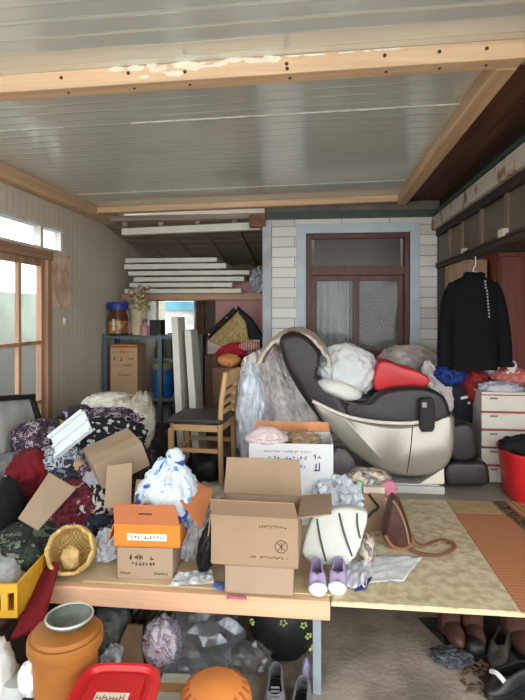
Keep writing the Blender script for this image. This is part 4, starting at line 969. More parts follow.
tb = carton('tall_carton', 'tall brown carton standing behind the wooden chair', (-.73, 4.68, ZP), 0, .40, .26, .70, mat=M('old_carton', S(120,92,72), .85), closed=True)
single('dark_stool_cloth', B().blob((-1.26, 4.70, ZP + .2), (.09, .14, .20), sub=4, amp=.2, seed=88, flat=-.98), M('dark_cloth', S(40,36,36), .9), 'dark cloth bundle behind the leaning foam boards', 'cloth', smooth=True)
# ================================================================ right side: veranda
p = PY(455, 270, 5.1)
tc_ = thing('tan_cabinet', 'pale tan cabinet behind the hanging jacket', 'cabinet', (1.36, 5.1, ZP)); obj('body', B().span((-.18, -.15, 0), (.18, .15, 1.68)), wood('tan_cab', S(168,138,104), axis='z'), tc_, bev=.004); obj('door', B().span((-.17, -.17, .05), (.17, -.151, 1.64)), wood('tan_cab', S(168,138,104), axis='z'), tc_, bev=.003)
wd = thing('wardrobe', 'tall red brown wardrobe at the right behind the hanging jacket', 'wardrobe', (1.92, 4.95, ZP))
RB = wood('red_brown', S(112,50,30), axis='z', var=.2, rough=.4)
obj('body', B().span((-.36, -.25, 0), (.40, .25, 1.72)), RB, wd, bev=.005)
for x in (-.35, .02): d_o = obj('door', B().span((x, -.275, .08), (x + .36, -.251, 1.68)), RB, wd, bev=.005); obj('handle', B().span((x + (.32 if x < 0 else .03), -.29, .8), (x + (.335 if x < 0 else .045), -.276, .95)), STEEL, d_o)
# jacket on a hanger hooked over the rail
JB = M('black_jacket', S(13,13,17), .9, spec=.2, var=.15, bump=.35, bscale=14)
jk = thing('jacket', 'black zipped jacket hanging from the rail by the house corner', 'jacket', (1.075, 3.76, 1.22), rz=3)
def ring(z, w, dpt, cx=0, n=30):
    out = []
    for i in range(n):
        t = 2 * math.pi * i / n; f = 1 + .035 * math.sin(t * 7 + z * 9)
        out.append(V((cx + w * math.copysign(abs(math.cos(t)) ** .8, math.cos(t)) * f, dpt * math.copysign(abs(math.sin(t)) ** .9, math.sin(t)) * f, z)))
    return out
def rings_mesh(b, rs):
    n = len(rs[0]); vs = [p for r_ in rs for p in r_]; fs = []
    for j in range(len(rs) - 1):
        for i in range(n): q = (i + 1) % n; fs.append((j*n+i, j*n+q, (j+1)*n+q, (j+1)*n+i))
    fs += [tuple(range(n-1, -1, -1)), tuple(range((len(rs)-1)*n, len(rs)*n))]; b._new(vs, fs)
b = B(); rings_mesh(b, [ring(z, w, d) for z, w, d in ((.0,.165,.08),(.03,.17,.085),(.2,.168,.085),(.4,.172,.08),(.52,.18,.075),(.58,.17,.065),(.62,.125,.055),(.645,.075,.05),(.66,.055,.045))])
obj('body', b, JB, jk, smooth=True)
for s_ in (-1, 1):
    b = B(); b.tube(cr([(s_*.12,0,.585),(s_*.16,0,.51),(s_*.188,-.01,.36),(s_*.205,-.02,.18),(s_*.205,-.03,.02)], 5, False), .048, 12, rr=None); obj('sleeve', b, JB, jk, smooth=True)
b = B(); b.tube(cr([(-.06,-.03,.655),(-.035,-.052,.665),(0,-.058,.662),(.035,-.052,.665),(.06,-.03,.655),(.04,.03,.67),(-.04,.03,.67)], 4), .012, 8, closed=True); obj('collar', b, JB, jk, smooth=True)
obj('collar_lining', B().box((.0, -.03, .672), (.075, .03, .012)), WHITEP, jk, bev=.004)
b = B()
for k in range(12): b.box((.055 + .002 * k, -.088 + (.016 if k < 3 else 0), .61 - k * .022), (.010, .006, .012))
obj('zip_tape', b, M('zip', S(140,140,136), .4), jk)
b = B(); b.tube(cr([(0,0,.66),(0,0,.70),(.015,0,.73),(.012,0,.80),(-.012,0,.822),(-.035,0,.815)], 4, False), .004, 6); obj('hanger', b, M('hanger_metal', S(150,150,150), .3, metal=.8), jk, smooth=True)
# second dark garments beside
# white drawers with red lines
WD = M('drawer_white', S(206,200,188), .5, var=.04); RDL = M('drawer_red', S(150,60,56), .5)
dw = thing('drawer_tower', 'white plastic drawer tower with red lines behind the red bin', 'drawers', (1.365, 3.98, ZP))
z = 0
obj('frame', B().span((-.215, -.17, 0), (.30, .20, .622)), WD, dw, bev=.004)
for k in range(1, 6): obj('red_line', B().span((-.224, -.19, k * .124 - .0035), (.304, -.1702, k * .124 + .0095)), RDL, dw)
for k in range(5):
    b = B(); b.span((-.226, -.195, k * .124 + .010), (.307, -.1705, k * .124 + .120)); dd = obj('drawer', b, WD, dw, bev=.006)
    obj('handle', B().span((-.17, -.2, k * .124 + .095), (-.12, -.1955, k * .124 + .106)), M('handle_grey', S(120,110,104), .5), dd)
obj('label', B().span((.03, -.1975, .315), (.14, -.1952, .355)), M('brown_label', S(110,96,76), .6), dw)
obj('top', B().span((-.226, -.195, .6225), (.307, .20, .640)), WD, dw, bev=.004)
zt_ = ZP + .641
def blobt(name, label, cat, px, py, d, rad, mat, seed, amp=.42, rot=None, sub=4, freq=2.2, flat=None, group=None):
    p = PD(px, py, d); return single(name, B().blob(p, rad, sub=sub, amp=amp, seed=seed, rot=rot, freq=freq, flat=flat), mat, label, cat, group, smooth=True, autos=0)
BLUEC = PATTERN('blue_cloth', [S(24,44,110), S(36,66,150), S(20,30,80), S(60,96,170)], scale=9, constant=False, bump=.5)
blobt('blue_cloth', 'bright blue cloth under the left hem of the hanging jacket', 'cloth', 450, 374, 3.85, (.11, .08, .085), BLUEC, 91)
blobt('red_bag', 'red plastic bag between the blue cloth and the white drawers', 'bag', 476, 385, 3.9, (.095, .10, .14), PATTERN('red_bagm', [S(112,24,30), S(150,40,44), S(92,22,28)], scale=7, constant=False, bump=.5), 92)
blobt('pink_bag', 'red and pink bag on the right end of the white drawers', 'bag', 512, 377, 3.8, (.13, .10, .07), PATTERN('pink_bagm', [S(150,40,40), S(196,120,110), S(176,44,44)], scale=8, constant=False), 93)
blobt('plastic_bag', 'grey plastic bag crumpled on the white drawer tower', 'plastic bag', 500, 388, 3.72, (.15, .08, .05), M('grey_film', S(176,178,186), .4, var=.15, bump=.4), 94)
blobt('plastic_bag', 'pale grey plastic bag under the right hem of the hanging jacket', 'plastic bag', 491, 366, 3.9, (.06, .07, .08), M('grey_film', S(176,178,186), .4), 95)
blobt('plastic_bag', 'small crumpled white bag just under the middle of the jacket hem', 'plastic bag', 467, 364, 3.95, (.06, .06, .055), WHITEP, 96, amp=.5)
bp = thing('backpack', 'black backpack with white logo on the foot end of the massage chair', 'backpack', PD(461, 423, 3.92)); p = PD(461, 423, 3.92)
obj('body', B().blob((0, .05, .15), (.085, .09, .17), sub=4, amp=.15, seed=97, rot=(0, -16, 0), power=3), M('navy_black', S(26,28,38), .8, bump=.2), bp, smooth=True)
b = B(); b.box((.01, -.045, .20), (.05, .02, .018), rot=(0, -12, 0)); b.box((.045, -.04, .16), (.016, .02, .016)); obj('logo', b, WHITEP, bp)
blobt('black_cloth', 'black clothes in the gap between backpack and drawer tower', 'clothes', 474, 455, 3.9, (.07, .10, .13), M('black_fabric', S(22,22,26), .9), 98)
sk = thing('figurine', 'small white figurine with dark eye standing on the right end of the drawers', 'figurine', PD(512, 366, 3.75))
obj('body', B().blob((0, 0, 0), (.035, .03, .045), sub=3, amp=.1, seed=99), M('figure_white', S(206,200,190), .5), sk, smooth=True); obj('eye', B().blob((-.005, -.027, .01), (.016, .01, .018), sub=2, amp=0), BLACKP, sk)
obj('base', B().box((0, 0, -.045), (.09, .05, .02)), M('figure_white', S(206,200,190), .5), sk, bev=.004)
# red bin
p = PZ(512, 500, ZP)
rb = thing('red_bin', 'red plastic bin at the right edge on the grey floor', 'bin', (p.x + .19, 3.535, ZP))
obj('body', B().lathe([(.001,0),(.185,0),(.20,.02),(.225,.29),(.235,.292),(.235,.315),(.215,.315),(.19,.03),(.001,.028)], n=40, power=3.5), REDP, rb, smooth=True)
blobt('black_cloth', 'black cloth heaped on top of the red bin', 'cloth', 529, 446, 3.38, (.18, .13, .065), M('black_fabric', S(22,22,26), .9), 101)
# ================================================================ things on the platform, right of the big box
WPAP = M('white_bag_paper', S(206,206,198), .8, var=.05, bump=.4, bscale=9)
wt = thing('white_tote', 'white tote bag with thin dark stripes behind the lilac slippers', 'bag', PD(338, 565, 2.40))
LT = tuple(wt.location)
def sq(poly, d0, dep, rnd=.03, n=3):
    Y = PD(338, 560, d0).y; return relto(loft(B(), cr([PY(x, y, Y) for x, y in poly], 2), Y, Y + dep * .55, rnd), LT)
bodyb = sq([(302,548),(311,521),(318,516),(338,509),(356,510),(368,515),(364,535),(356,558),(340,568),(318,566),(304,558)], 2.36, .13, .018, 4)
for v in bodyb.bm.verts: v.co += V((0, -.012 * noise.noise(v.co * 14), .006 * noise.noise(v.co * 20)))
obj('body', bodyb, WPAP, wt, smooth=True, autos=0)
Y0 = PD(338, 560, 2.36).y - .004
b = B()
for a, c in (((317,519),(326,561)), ((339,513),(352,556)), ((357,513),(360,538))):
    pts = cr([PY(a[0], a[1], Y0 + .006), PY((a[0]+c[0])/2 - 1, (a[1]+c[1])/2, Y0 - .002), PY(c[0], c[1], Y0 + .006)], 5, False)
    b.tube(pts, .0045, 6)
obj('stripe', relto(b, LT), M('stripe_dark', S(70,84,78), .8), wt, smooth=True)
# lilac slippers
LIL = M('lilac_fabric', S(158,142,174), .85, var=.1, bump=.3, bscale=60)
sl = thing('slipper', 'lilac slipper with a white sole, left one of the pair by the white tote', 'slipper', PZ(317, 586, ZP + .008), group='lilac slippers', rz=4)
def shoe(root, mu, ms, mi, L=.22, w=.085, h=.075, heel=.08, open_=True, names=('upper', 'sole', 'insole')):
    """toe towards -y, heel towards +y; sole, upper with a foot opening and an insole"""
    n = 28; rs = []
    def ol(i, s=1.0):
        t = i / n * 2 * math.pi; y = -math.cos(t) * L / 2; q = (y + L / 2) / L
        ww = w / 2 * (1.0 - .22 * math.sin(math.pi * min(1, max(0, (q - .35) / .5))) * (1 if .35 < q < .85 else 0))
        return V((math.copysign(abs(math.sin(t)) ** .75, math.sin(t)) * ww * s, y * s, 0))
    b = B(); lo = [ol(i) for i in range(n)]; rings_mesh(b, [[p for p in lo], [p * 1.04 + V((0,0,.008)) for p in lo], [p * 1.0 + V((0,0,.022)) for p in lo]]); obj(names[1], b, ms, root, smooth=True)
    b = B(); vs = []; fs = []; K = 6
    for k in range(K + 1):
        f = k / K
        for i in range(n):
            p = ol(i); q = (p.y + L / 2) / L
            hh = h * (.55 + .45 * sst(q / .45)) if q < .5 else h + (heel - h) * (q - .5) * 2
            inner = .42 if q > .32 else .42 + (1 - .42) * 0
            s = math.cos(f * math.pi / 2) ** .6 if q < .34 else 1 - (1 - .62) * f ** 2
            z = .021 + (hh - .021) * (math.sin(f * math.pi / 2))
            x = p.x * (s if q < .34 else s); y = p.y
            if q < .34: y = p.y + (-.16 * L - p.y) * (1 - s) * .9
            else: y = p.y * (1 - .10 * f * f) if p.y > 0 else p.y
            vs.append((x, y, z))
    for k in range(K):
        for i in range(n): j2 = (i + 1) % n; fs.append((k*n+i, k*n+j2, (k+1)*n+j2, (k+1)*n+i))
    b._new(vs, fs); o = obj(names[0], b, mu, root, smooth=True, autos=0); m = o.modifiers.new('t', 'SOLIDIFY'); m.thickness = .005; m.offset = -1
    b = B(); rings_mesh(b, [[p * .9 + V((0,0,.0222)) for p in lo], [p * .9 + V((0,0,.026)) for p in lo]]); obj(names[2], b, mi, root)
shoe(sl, LIL, WHITEP, M('lilac_in', S(206,196,214), .9), L=.17, w=.085, h=.075, heel=.09)
obj('toe_cap', B().blob((0, -.068, .024), (.040, .022, .026), sub=3, amp=0, flat=-.9), WHITEP, sl, smooth=True)
dup(sl, PZ(338, 585, ZP + .008), rz=-6, label='lilac slipper with a white sole, right one of the pair by the crumpled paper')
# paper sheets
PAPER = PATTERN('printed_paper', [S(214,216,222), S(226,226,226), S(206,210,200), S(216,214,220)], scale=9, constant=False, bump=.3, bscale=18)
def sheetpoly(name, label, cat, pxs, mat, z0, amp=.02, seed=0, n=14):
    q = [PZ(x, y, z0) for x, y in pxs]
    def fn(u, v):
        p = q[0].lerp(q[1], u).lerp(q[3].lerp(q[2], u), v); k = noise.noise(V((u * 3.3 + seed, v * 3.3, seed))) + .4 * noise.noise(V((u * 8, v * 8, seed)))
        e = .008 * noise.noise(V((u * 9, v * 9, seed + 4)))
        return V((p.x + e, p.y + e * 2, z0 + .004 + amp * abs(k)))
    return single(name, B().sheet(fn, n, n, .0015), mat, label, cat, smooth=True, autos=0)
sheetpoly('paper_sheet', 'crumpled pale printed sheet on the rug in front of the handbag', 'paper', [(352,586),(404,582),(423,558),(362,556)], PAPER, ZP + .008, .016, 3)
sheetpoly('wrapping_film', 'white crinkled wrapping between the right slipper and the printed sheet', 'wrapping', [(344,590),(366,590),(372,562),(345,564)], M('milky_paper', S(214,216,226), .5, bump=.5, bscale=12), ZP + .009, .035, 7)
sheetpoly('navy_packet', 'small navy blue packet on the rug before the printed sheet', 'packet', [(354,593),(366,590),(372,578),(362,582)], M('navy_card', S(44,56,120), .5), ZP + .012, .012, 9, 6)
sheetpoly('blue_scrap', 'small blue white scrap left of the small carton', 'scrap', [(212,589),(224,592),(226,585),(215,581)], M('blue_scrap', S(96,120,176), .5, var=.3), ZP + .009, .012, 11, 6)
sheetpoly('pink_scrap', 'flat pink scrap of card in front of the small carton', 'scrap', [(226,600),(247,601),(246,597),(227,596)], M('pink_card', S(206,120,140), .6), ZP + .0005, .003, 12, 4)
# handbag
LEA = M('brown_leather', S(76,46,38), .45, var=.3, scale=14, bump=.2)
hp = PZ(399, 550, ZP + .008)
hb = thing('handbag', 'brown leather handbag with a shoulder strap lying on the beige rug', 'handbag', (hp.x, hp.y + .06, ZP + .0075), rz=0)
LH = tuple(hb.location); Yh = hp.y + .02
bdy = loft(B(), cr([PY(x, y, Yh) for x, y in ((386,520),(389,506),(394,498),(400,502),(406,515),(412,535),(413,547),(405,552),(392,549),(385,543),(384,532))], 4), Yh, Yh + .11, .035)
obj('body', relto(bdy, LH), LEA, hb, smooth=True, autos=0)
b = B(); b.tube(cr([PY(x, y, Yh - .004) for x, y in ((393,501),(400,512),(406,528),(409,544))], 5, False), .005, 6); obj('zip', relto(b, LH), M('zip_brass', S(170,146,110), .4, metal=.5), hb, smooth=True)
b = B(); b.tube(cr([PY(385, 535, Yh + .0), PY(392,546,Yh - .005), PY(404,549,Yh - .006), PY(413,544, Yh + .0)], 5, False), .011, 8); obj('piping', relto(b, LH), M('tan_leather', S(136,84,58), .5), hb, smooth=True)
zz = ZP + .02
b = B(); sp = [PZ(410, 549, zz), PZ(425, 554, zz), PZ(444, 554, zz), PZ(454, 547, zz), PZ(450, 541, zz), PZ(438, 540, zz), PZ(424, 545, zz + .01), PZ(415, 541, zz + .02), PY(408, 528, Yh + .05)]
b.tube(cr(sp, 6, False), .012, 8, flat=.35); obj('strap', relto(b, LH), M('tan_leather', S(136,84,58), .5), hb, smooth=True)
# gift bag and cloth
gp = PZ(374, 532, ZP + .008)
gb = thing('paper_bag', 'tan paper carrier bag with a white top between tote and handbag', 'paper bag', (gp.x, gp.y + .06, ZP + .0075), rz=4)
obj('body', B().span((-.06, -.04, 0), (.06, .045, .20)), CARD, gb, bev=.003); obj('top', B().span((-.058, -.038, .2005), (.058, .043, .235)), M('cream_paper', S(222,208,186), .8), gb, bev=.004)
b = B(); b.tube(cr([(-.03,-.045,.20),(-.0,-.052,.16),(.02,-.05,.13),(-.015,-.052,.10),(-.045,-.05,.07)], 5, False), .006, 6); obj('handle', b, BLACKP, gb, smooth=True)
single('mint_roll', B().cyl((gp.x - .085, gp.y + .02, ZP + .008), (gp.x - .075, gp.y + .06, ZP + .26), .02), M('mint', S(160,206,184), .5), 'mint green paper roll standing left of the tan paper bag', 'roll', smooth=True)
single('black_pouch', B().blob((gp.x - .165, gp.y + .10, ZP + .14), (.075, .06, .135), sub=3, amp=.15, seed=111, flat=-.97), BLACKP, 'black pouch standing between the right carton flap and the mint roll', 'pouch', smooth=True)
FLOR = PATTERN('floral_print', [S(196,182,160), S(216,202,180), S(176,160,140), S(110,104,108), S(150,150,156), S(206,196,190)], scale=14, dist=1)
def resting(name, label, cat, px, py, d, rad, mat, seed, zbase=ZP, **k):
    p = PD(px, py, d); h = (p.z - zbase); return single(name, B().blob((p.x, p.y, zbase + rad[2] * .93 + .004), rad, sub=4, seed=seed, flat=-.95, **k), mat, label, cat, smooth=True, autos=0)
bs = thing('fabric_storage_box', 'beige storage box under the floral cloth in front of the massage chair', 'box', (PZ(368, 500, ZP).x, 3.02, ZP + .0075)); obj('body', B().span((-.10, -.07, 0), (.10, .07, .19)), M('beige_fab', S(200,184,160), .9), bs, bev=.01); obj('lid', B().span((-.105, -.075, .1905), (.105, .075, .215)), M('beige_lid', S(222,204,180), .85), bs, bev=.008)
p = PD(366, 469, 3.02); single('floral_cloth', B().blob((p.x, 3.02, ZP + .0075 + .24), (.13, .09, .055), sub=4, amp=.4, seed=113), FLOR, 'grey and pink floral cloth bundled on the beige storage box', 'cloth', smooth=True, autos=0)
p = PD(386, 474, 2.95); single('pink_bow', B().blob((p.x, 2.94, ZP + .22), (.05, .035, .045), sub=3, amp=.4, seed=114), M('pink_ribbon', S(206,130,146), .7), 'pink ribbon bow on the right of the floral cloth', 'ribbon', smooth=True, autos=0)
p = PD(336, 488, 2.85); single('clear_bag', B().blob((p.x, 2.90, ZP + .14), (.14, .10, .14), sub=4, amp=.45, seed=115, flat=-.95), FILM('milky_film4', S(216,222,232), .7, .15, 11), 'big crinkled clear plastic bag right of the white printed box', 'plastic bag', smooth=True, autos=0)
p = PD(340, 462, 3.25); single('grey_bundle', B().blob((p.x, 3.32, ZP + .16), (.10, .09, .17), sub=4, amp=.2, seed=116, flat=-.95), M('grey_cloth', S(120,114,116), .9, bump=.3), 'grey cloth bundle between the white printed box and the massage chair shell', 'bundle', smooth=True)
p = PD(366, 548, 2.42); single('grey_pouch', B().blob((p.x + .012, 2.52, ZP + .075), (.04, .05, .07), sub=3, amp=.2, seed=117, flat=-.95), FLOR, 'small grey patterned pouch right of the white tote', 'pouch', smooth=True)
# ================================================================ ground in front of and under the platform
ORB = M('orange_bucket', S(156,98,40), .6, var=.12)
obk = thing('orange_bucket', 'tall orange plastic bin with lid in front of the platform corner', 'bucket', (-.880, 1.74, 0))
obj('body', B().lathe([(.001,0),(.085,0),(.088,.02),(.110,.43),(.112,.455),(.001,.455)], n=40), ORB, obk, smooth=True)
obj('lid', B().lathe([(.001,.4555),(.124,.4555),(.127,.46),(.126,.492),(.121,.497),(.112,.497),(.108,.512),(.100,.515),(.001,.516)], n=40), ORB, obk, smooth=True)
BWL = M('grey_metal_bowl', S(104,110,102), .55, metal=.3, var=.15, scale=14)
bw = thing('metal_bowl', 'grey metal bowl resting on the lid of the orange bin', 'bowl', (-.868, 1.745, .5165), rot=(0, 0, 0))
obj('body', B().lathe([(.001,0),(.042,0),(.058,.012),(.070,.030),(.074,.032),(.077,.027),(.080,.030),(.076,.038),(.068,.036),(.055,.018),(.04,.008),(.001,.007)], n=36), BWL, bw, smooth=True, autos=0)
obj('rim', B().tube([V((.0785 * math.cos(k * .157), .0785 * math.sin(k * .157), .0375)) for k in range(40)], .0042, 8, closed=True), M('bowl_rim', S(176,182,172), .45, metal=.3), bw, smooth=True)
rtb = thing('red_tub', 'red plastic tub with a labelled lid on the ground beside the orange bin', 'tub', (-.640, 1.57, 0), rz=4)
obj('body', B().lathe([(.001,0),(.10,0),(.106,.02),(.124,.395),(.001,.395)], n=44, power=4.5), REDP, rtb, smooth=True)
ld = obj('lid', B().lathe([(.001,.3955),(.132,.3955),(.136,.405),(.134,.428),(.126,.436),(.116,.434),(.108,.420),(.092,.418),(.087,.426),(.001,.426)], n=44, power=4.5), REDP, rtb, smooth=True)
obj('label', B().span((-.05, -.05, .4265), (.055, .0, .428)), M('label_cream', S(226,206,186), .6), ld)
b = B()
r = random.Random(6)
for k in range(9):
    x = -.043 + k * .0105; b.box((x, -.02 - r.uniform(0, .008), .4286), (.0022, r.uniform(.012, .026), .0008)); b.box((x + .003, -.016 - r.uniform(0,.018), .4286), (.007, .0025, .0008))
obj('print', b, INK, ld)
ORT = M('orange_basket', S(212,130,64), .5, var=.08)
ocb = thing('plastic_basket', 'upturned orange slotted plastic basket at the bottom edge', 'basket', (-.365, 1.84, 0))
obj('bowl', B().lathe([(.142,.0),(.146,.005),(.140,.17),(.124,.255),(.085,.288),(.001,.296),(.001,.291),(.085,.282),(.119,.25),(.134,.17),(.14,.005)], n=44), ORT, ocb, smooth=True)
b = B()
for k in range(20):
    a = 2 * math.pi * k / 20
    for (rr, z, rr2, z2) in ((.119,.2605,.095,.281),):
        obj('slot', B().plank((rr * math.cos(a), rr * math.sin(a), z), (rr2 * math.cos(a), rr2 * math.sin(a), z2), .010, .004), M('slot_brown', S(170,92,44), .8), ocb)
SMOKE = FILM('smoky_film', S(168,172,180), .38, .22, 10, .55)
def gr(name, label, cat, px, py, d, rad, mat, seed, **k):
    p = PD(px, py, d); k.setdefault('amp', .55 if 'film' in mat.name else .4)
    return single(name, B().blob((p.x, p.y, rad[2] * .93), rad, sub=3 if 'film' in mat.name else 4, seed=seed, flat=-.93, **k), mat, label, cat, smooth=True, autos=0)
gr('clear_bag', 'large crumpled clear plastic bag on the ground under the platform', 'plastic bag', 205, 648, 2.42, (.17, .16, .14), SMOKE, 121)
gr('clear_bag', 'small crumpled clear bag in front of the larger clear bag under the platform', 'plastic bag', 190, 668, 2.22, (.12, .08, .06), SMOKE, 127)
gr('clear_bag', 'flattened grey clear bag behind the sneakers under the platform', 'plastic bag', 250, 664, 2.36, (.09, .07, .06), FILM('smoky_film2', S(160,160,160), .38, .22, 12, .5), 122)
gr('snack_bag', 'pink and white printed bag under the platform next to the clear bag', 'bag', 162, 645, 2.36, (.085, .08, .12), PATTERN('pink_white_bag', [S(186,172,186), S(204,196,206), S(150,128,140), S(196,190,200), S(190,176,188), S(160,60,72)], scale=12, rough=.3), 123)
gr('grey_bag', 'dull grey plastic bag under the platform behind the orange bin', 'plastic bag', 112, 640, 2.45, (.09, .09, .13), M('grey_dull', S(84,84,82), .5, var=.25, bump=.4), 124)
gr('earthy_sack', 'olive speckled sack under the platform between the grey bag and brown card', 'sack', 138, 625, 2.75, (.18, .12, .16), PATTERN('olive_mix', [S(84,78,64), S(120,112,92), S(66,60,50), S(150,144,126)], scale=9), 125)
p0 = PD(134, 634, 2.32)
b = B(); b.hexa([(p0.x-.11,2.16,.01),(p0.x+.07,2.16,.01),(p0.x+.07,2.18,.01),(p0.x-.11,2.18,.01),(p0.x-.05,2.30,.19),(p0.x+.02,2.30,.19),(p0.x+.02,2.31,.19),(p0.x-.05,2.31,.19)]); single('brown_board', b, M('brown_card', S(112,88,66), .85), 'brown triangular card leaning behind the red tub', 'card')
p0 = PZ(170, 690, .1)
ps = carton('pale_carton', 'pale green grey box on the ground between red tub and orange basket', (p0.x + .015, 2.02, 0), 4, .11, .16, .12, mat=M('pale_green_card', S(176,180,166), .8), closed=True)
LIME = PATTERN('lime_flowers', [S(18,18,20), S(18,18,20), S(20,20,22), S(18,18,20), S(18,18,20), S(18,18,20), S(180,200,110)], scale=17, dist=.2, detail=0)
bb = thing('black_bag', 'black bag with lime green flower print under the right end of the platform', 'bag', (PD(283, 635, 2.44).x, PD(283, 635, 2.44).y, 0))
obj('body', B().blob((0, 0, .16), (.155, .10, .17), sub=4, amp=.04, seed=126, flat=-.93), BLACKP, bb, smooth=True, autos=0)
LIMEM = M('lime_print', S(176,196,104), .7, var=.2)
for k, (ax, az) in enumerate(((-.80,.55),(-.88,.15),(-.15,.88),(.05,.35),(.62,.25),(.75,-.05),(.82,-.5))):
    ay = -math.sqrt(max(.03, 1 - ax * ax - az * az)); n_ = V((ax / .155, ay / .10, az / .17)).normalized(); c_ = V((ax * .155, ay * .10, .16 + az * .17)) * 1.0 + n_ * .006
    b = B(); t1 = n_.cross(V((0,0,1))).normalized(); t2 = n_.cross(t1)
    for j in range(5):
        a_ = j * 1.257 + k; b.blob(c_ + t1 * .013 * math.cos(a_) + t2 * .010 * math.sin(a_), (.007, .006, .006), sub=1, amp=0)
    obj('flower_print', b, LIMEM, bb)
SNK = PATTERN('sneaker_mesh', [S(96,96,100), S(120,120,124), S(84,84,90)], scale=20, constant=False)
sn1 = thing('sneaker', 'grey sneaker on the ground, left one of the pair near the platform leg', 'shoe', (-.175, 2.13, 0), rz=4, group='grey sneakers')
shoe(sn1, SNK, M('sneaker_sole', S(150,150,152), .6), M('sneaker_in', S(46,46,50), .9), L=.28, w=.10, h=.09, heel=.10)
b = B()
for k in range(4): b.box((0, -.06 + k * .016, .074 + k * .004), (.036, .004, .006))
obj('laces', b, M('laces_grey', S(130,130,134), .8), sn1)
dup(sn1, (-.070, 2.06, 0), rz=-4, label='grey sneaker on the ground, right one of the pair beside the platform leg')
b = B().blob((-.05, 2.26, .06), (.018, .025, .065), sub=3, amp=.5, seed=128, flat=-.9); single('lilac_rag', b, M('lilac_rag', S(150,146,176), .8), 'small lilac rag behind the right grey sneaker', 'rag', smooth=True)
# boots under the right platform
BRB = M('brown_boot', S(78,50,42), .5, var=.3, scale=10)
def boot(name, label, px, d, rz, g='brown boots under the platform'):
    p = PZ(px, 640, .0); p = PD(px, 640, d); t_ = thing(name, label, 'boot', (p.x, p.y, 0), rz=rz, group=g)
    b = B(); rings_mesh(b, [ring(z, w, dd) for z, w, dd in ((.02,.05,.055),(.08,.052,.058),(.15,.054,.06),(.23,.058,.064))]); bm2 = b; obj('shaft', bm2, BRB, t_, smooth=True)
    obj('vamp', B().blob((0, -.075, .05), (.044, .10, .048), sub=3, amp=0, flat=-.75), BRB, t_, smooth=True)
    obj('sole', B().span((-.045, -.17, 0), (.045, .055, .014)), BLACKP, t_, bev=.006); return t_
boot('boot', 'brown boot under the right platform, nearest to the concrete patch', 449, 2.62, 5)
boot('boot', 'brown boot under the right platform, second from the concrete patch', 472, 2.60, -4)
bt3 = boot('boot', 'pale brown boot under the platform at the right edge', 513, 2.55, 8)
DKP = M('dark_leather_shoe', S(36,34,36), .4)
bs1 = thing('shoe', 'black shoe with a white stripe on the ground at the lower right', 'shoe', PZ(508, 690, 0), rz=-60)
shoe(bs1, DKP, BLACKP, M('sneaker_in', S(46,46,50), .9), L=.25, w=.095, h=.085, heel=.09); b = B(); b.tube(cr([(-.035,-.06,.075),(0,-.065,.090),(.035,-.06,.075)], 5, False), .010, 6); obj('stripe', b, WHITEP, bs1, smooth=True)
bs2 = thing('shoe', 'worn dark shoe lying behind the white striped black shoe', 'shoe', PZ(500, 655, 0), rz=-30)
shoe(bs2, M('dark_olive_shoe', S(56,52,46), .7, var=.3), BLACKP, M('sneaker_in', S(46,46,50), .9), L=.26, w=.095, h=.08, heel=.085)
single('scrap_bag', B().blob(PZ(452, 660, .0) + V((0,0,.018)), (.09,.07,.02), sub=4, amp=.5, seed=131, flat=-.85), PATTERN('blue_grey_scrap', [S(66,70,78), S(92,96,102), S(54,54,58), S(112,108,102)], scale=12), 'blue grey plastic scrap bag lying before the brown boots', 'bag', smooth=True)
r = random.Random(9); LEAF = M('dry_leaf', S(96,76,52), .9, var=.3)
b = B()
for k in range(40):
    p = PZ(r.uniform(462,495), r.uniform(664,697), 0); p.z = r.uniform(.004, .02); b.blob(p, (r.uniform(.01,.022), r.uniform(.006,.014), .004), sub=1, amp=.5, seed=k, rot=(r.uniform(-20,20), r.uniform(-20,20), r.uniform(0,180)))
lf = single('dry_leaves', b, LEAF, 'scatter of dry brown leaves and debris left of the white striped shoe', 'leaves'); lf['kind'] = 'stuff'
p = PZ(476, 672, 0); single('black_lump', B().blob((p.x + .03, p.y + .12, .04), (.05,.05,.045), sub=3, amp=.2, seed=133, flat=-.9), BLACKP, 'small black lump between the scrap bag and the worn dark shoe', 'lump', smooth=True)
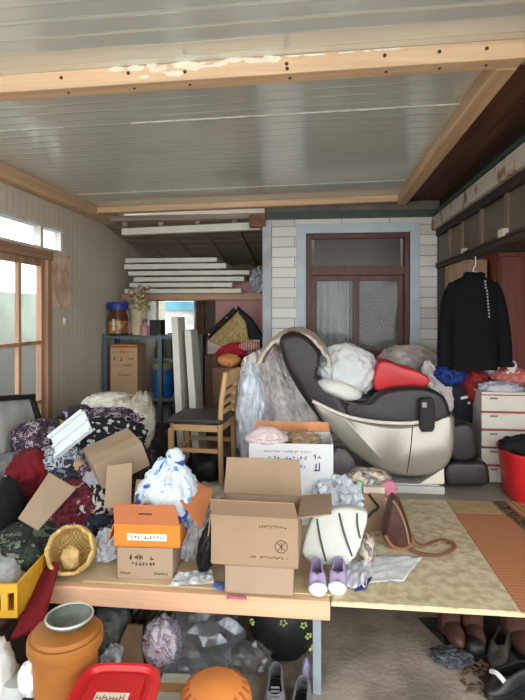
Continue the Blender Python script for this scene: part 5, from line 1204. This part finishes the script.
# lower left corner
gr('white_bag', 'white plastic bag at the lower left corner on the ground', 'plastic bag', -5, 690, 1.86, (.07, .10, .23), WHITEP, 134, amp=.2)
p = PD(18, 690, 1.84); single('grey_canister', B().lathe([(.001,0),(.055,0),(.06,.02),(.06,.28),(.045,.32),(.001,.322)], (p.x, p.y, 0)), M('grey_can', S(176,178,176), .5), 'pale grey canister beside the white bag at the lower left corner', 'canister', smooth=True)
p = PD(34, 680, 1.80); nb = thing('navy_bottle', 'dark navy bottle with a white rag left of the orange bin', 'bottle', (p.x - .012, p.y, 0)); obj('body', B().lathe([(.001,0),(.034,0),(.036,.02),(.036,.28),(.001,.30)]), M('navy_plastic', S(30,36,52), .3), nb, smooth=True)
single('white_rag', B().blob((p.x - .012, p.y, .352), (.04,.035,.06), sub=4, amp=.45, seed=135), WHITEP, 'crumpled white rag on top of the dark navy bottle', 'rag', smooth=True, autos=0)

# dirty mat and added board, both dark to deepen the shade under the platform
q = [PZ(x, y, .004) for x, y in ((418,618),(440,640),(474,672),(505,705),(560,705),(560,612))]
b = B(); b.prism([V((p.x, p.y, .0005)) for p in q], (0, 0, .004)); single('dirt_shade_mat', b, M('dirt_and_shade', S(32,29,26), .95, scale=7, col2=S(62,55,48), bump=.6, bscale=30), 'dirty mat, coloured extra dark for shade, under the boots at the lower right', 'mat')
b = B(); b.span((.50, 2.96, .006), (1.95, 2.985, .384)); single('dark_board', b, DARKW, 'dark board added to deepen the shade behind the brown boots', 'board')

gr('milky_bag', 'pale crumpled plastic bag under the platform just right of the orange bin', 'plastic bag', 112, 632, 2.30, (.05, .05, .075), FILM('milky_film6', S(190,192,196), .6, .2, 12), 140)
gr('grey_wrapper', 'pale grey wrapper on the ground behind the orange basket', 'wrapper', 222, 668, 2.06, (.10, .04, .045), FILM('milky_film7', S(196,200,206), .55, .2, 12), 141)

sheetpoly('dust_sheet', 'pale crumpled dust sheet on the floor in front of the wooden chair', 'sheet', [(158,504),(226,502),(232,480),(176,478)], M('pale_sheet', S(206,198,184), .9, bump=.4, bscale=14), ZP + .0075, .07, 15, 22)
p = PD(247, 400, 3.5); single('clear_bag', B().blob((p.x, 3.72, ZP + .40), (.10, .10, .40), sub=4, amp=.35, freq=2.2, seed=151, flat=-.98), FILM('bluish_film', S(222,230,242), .75, .2, 10), 'tall bluish clear plastic bag between the wooden chair and the hanging plastic sheet', 'plastic bag', smooth=True, autos=0)
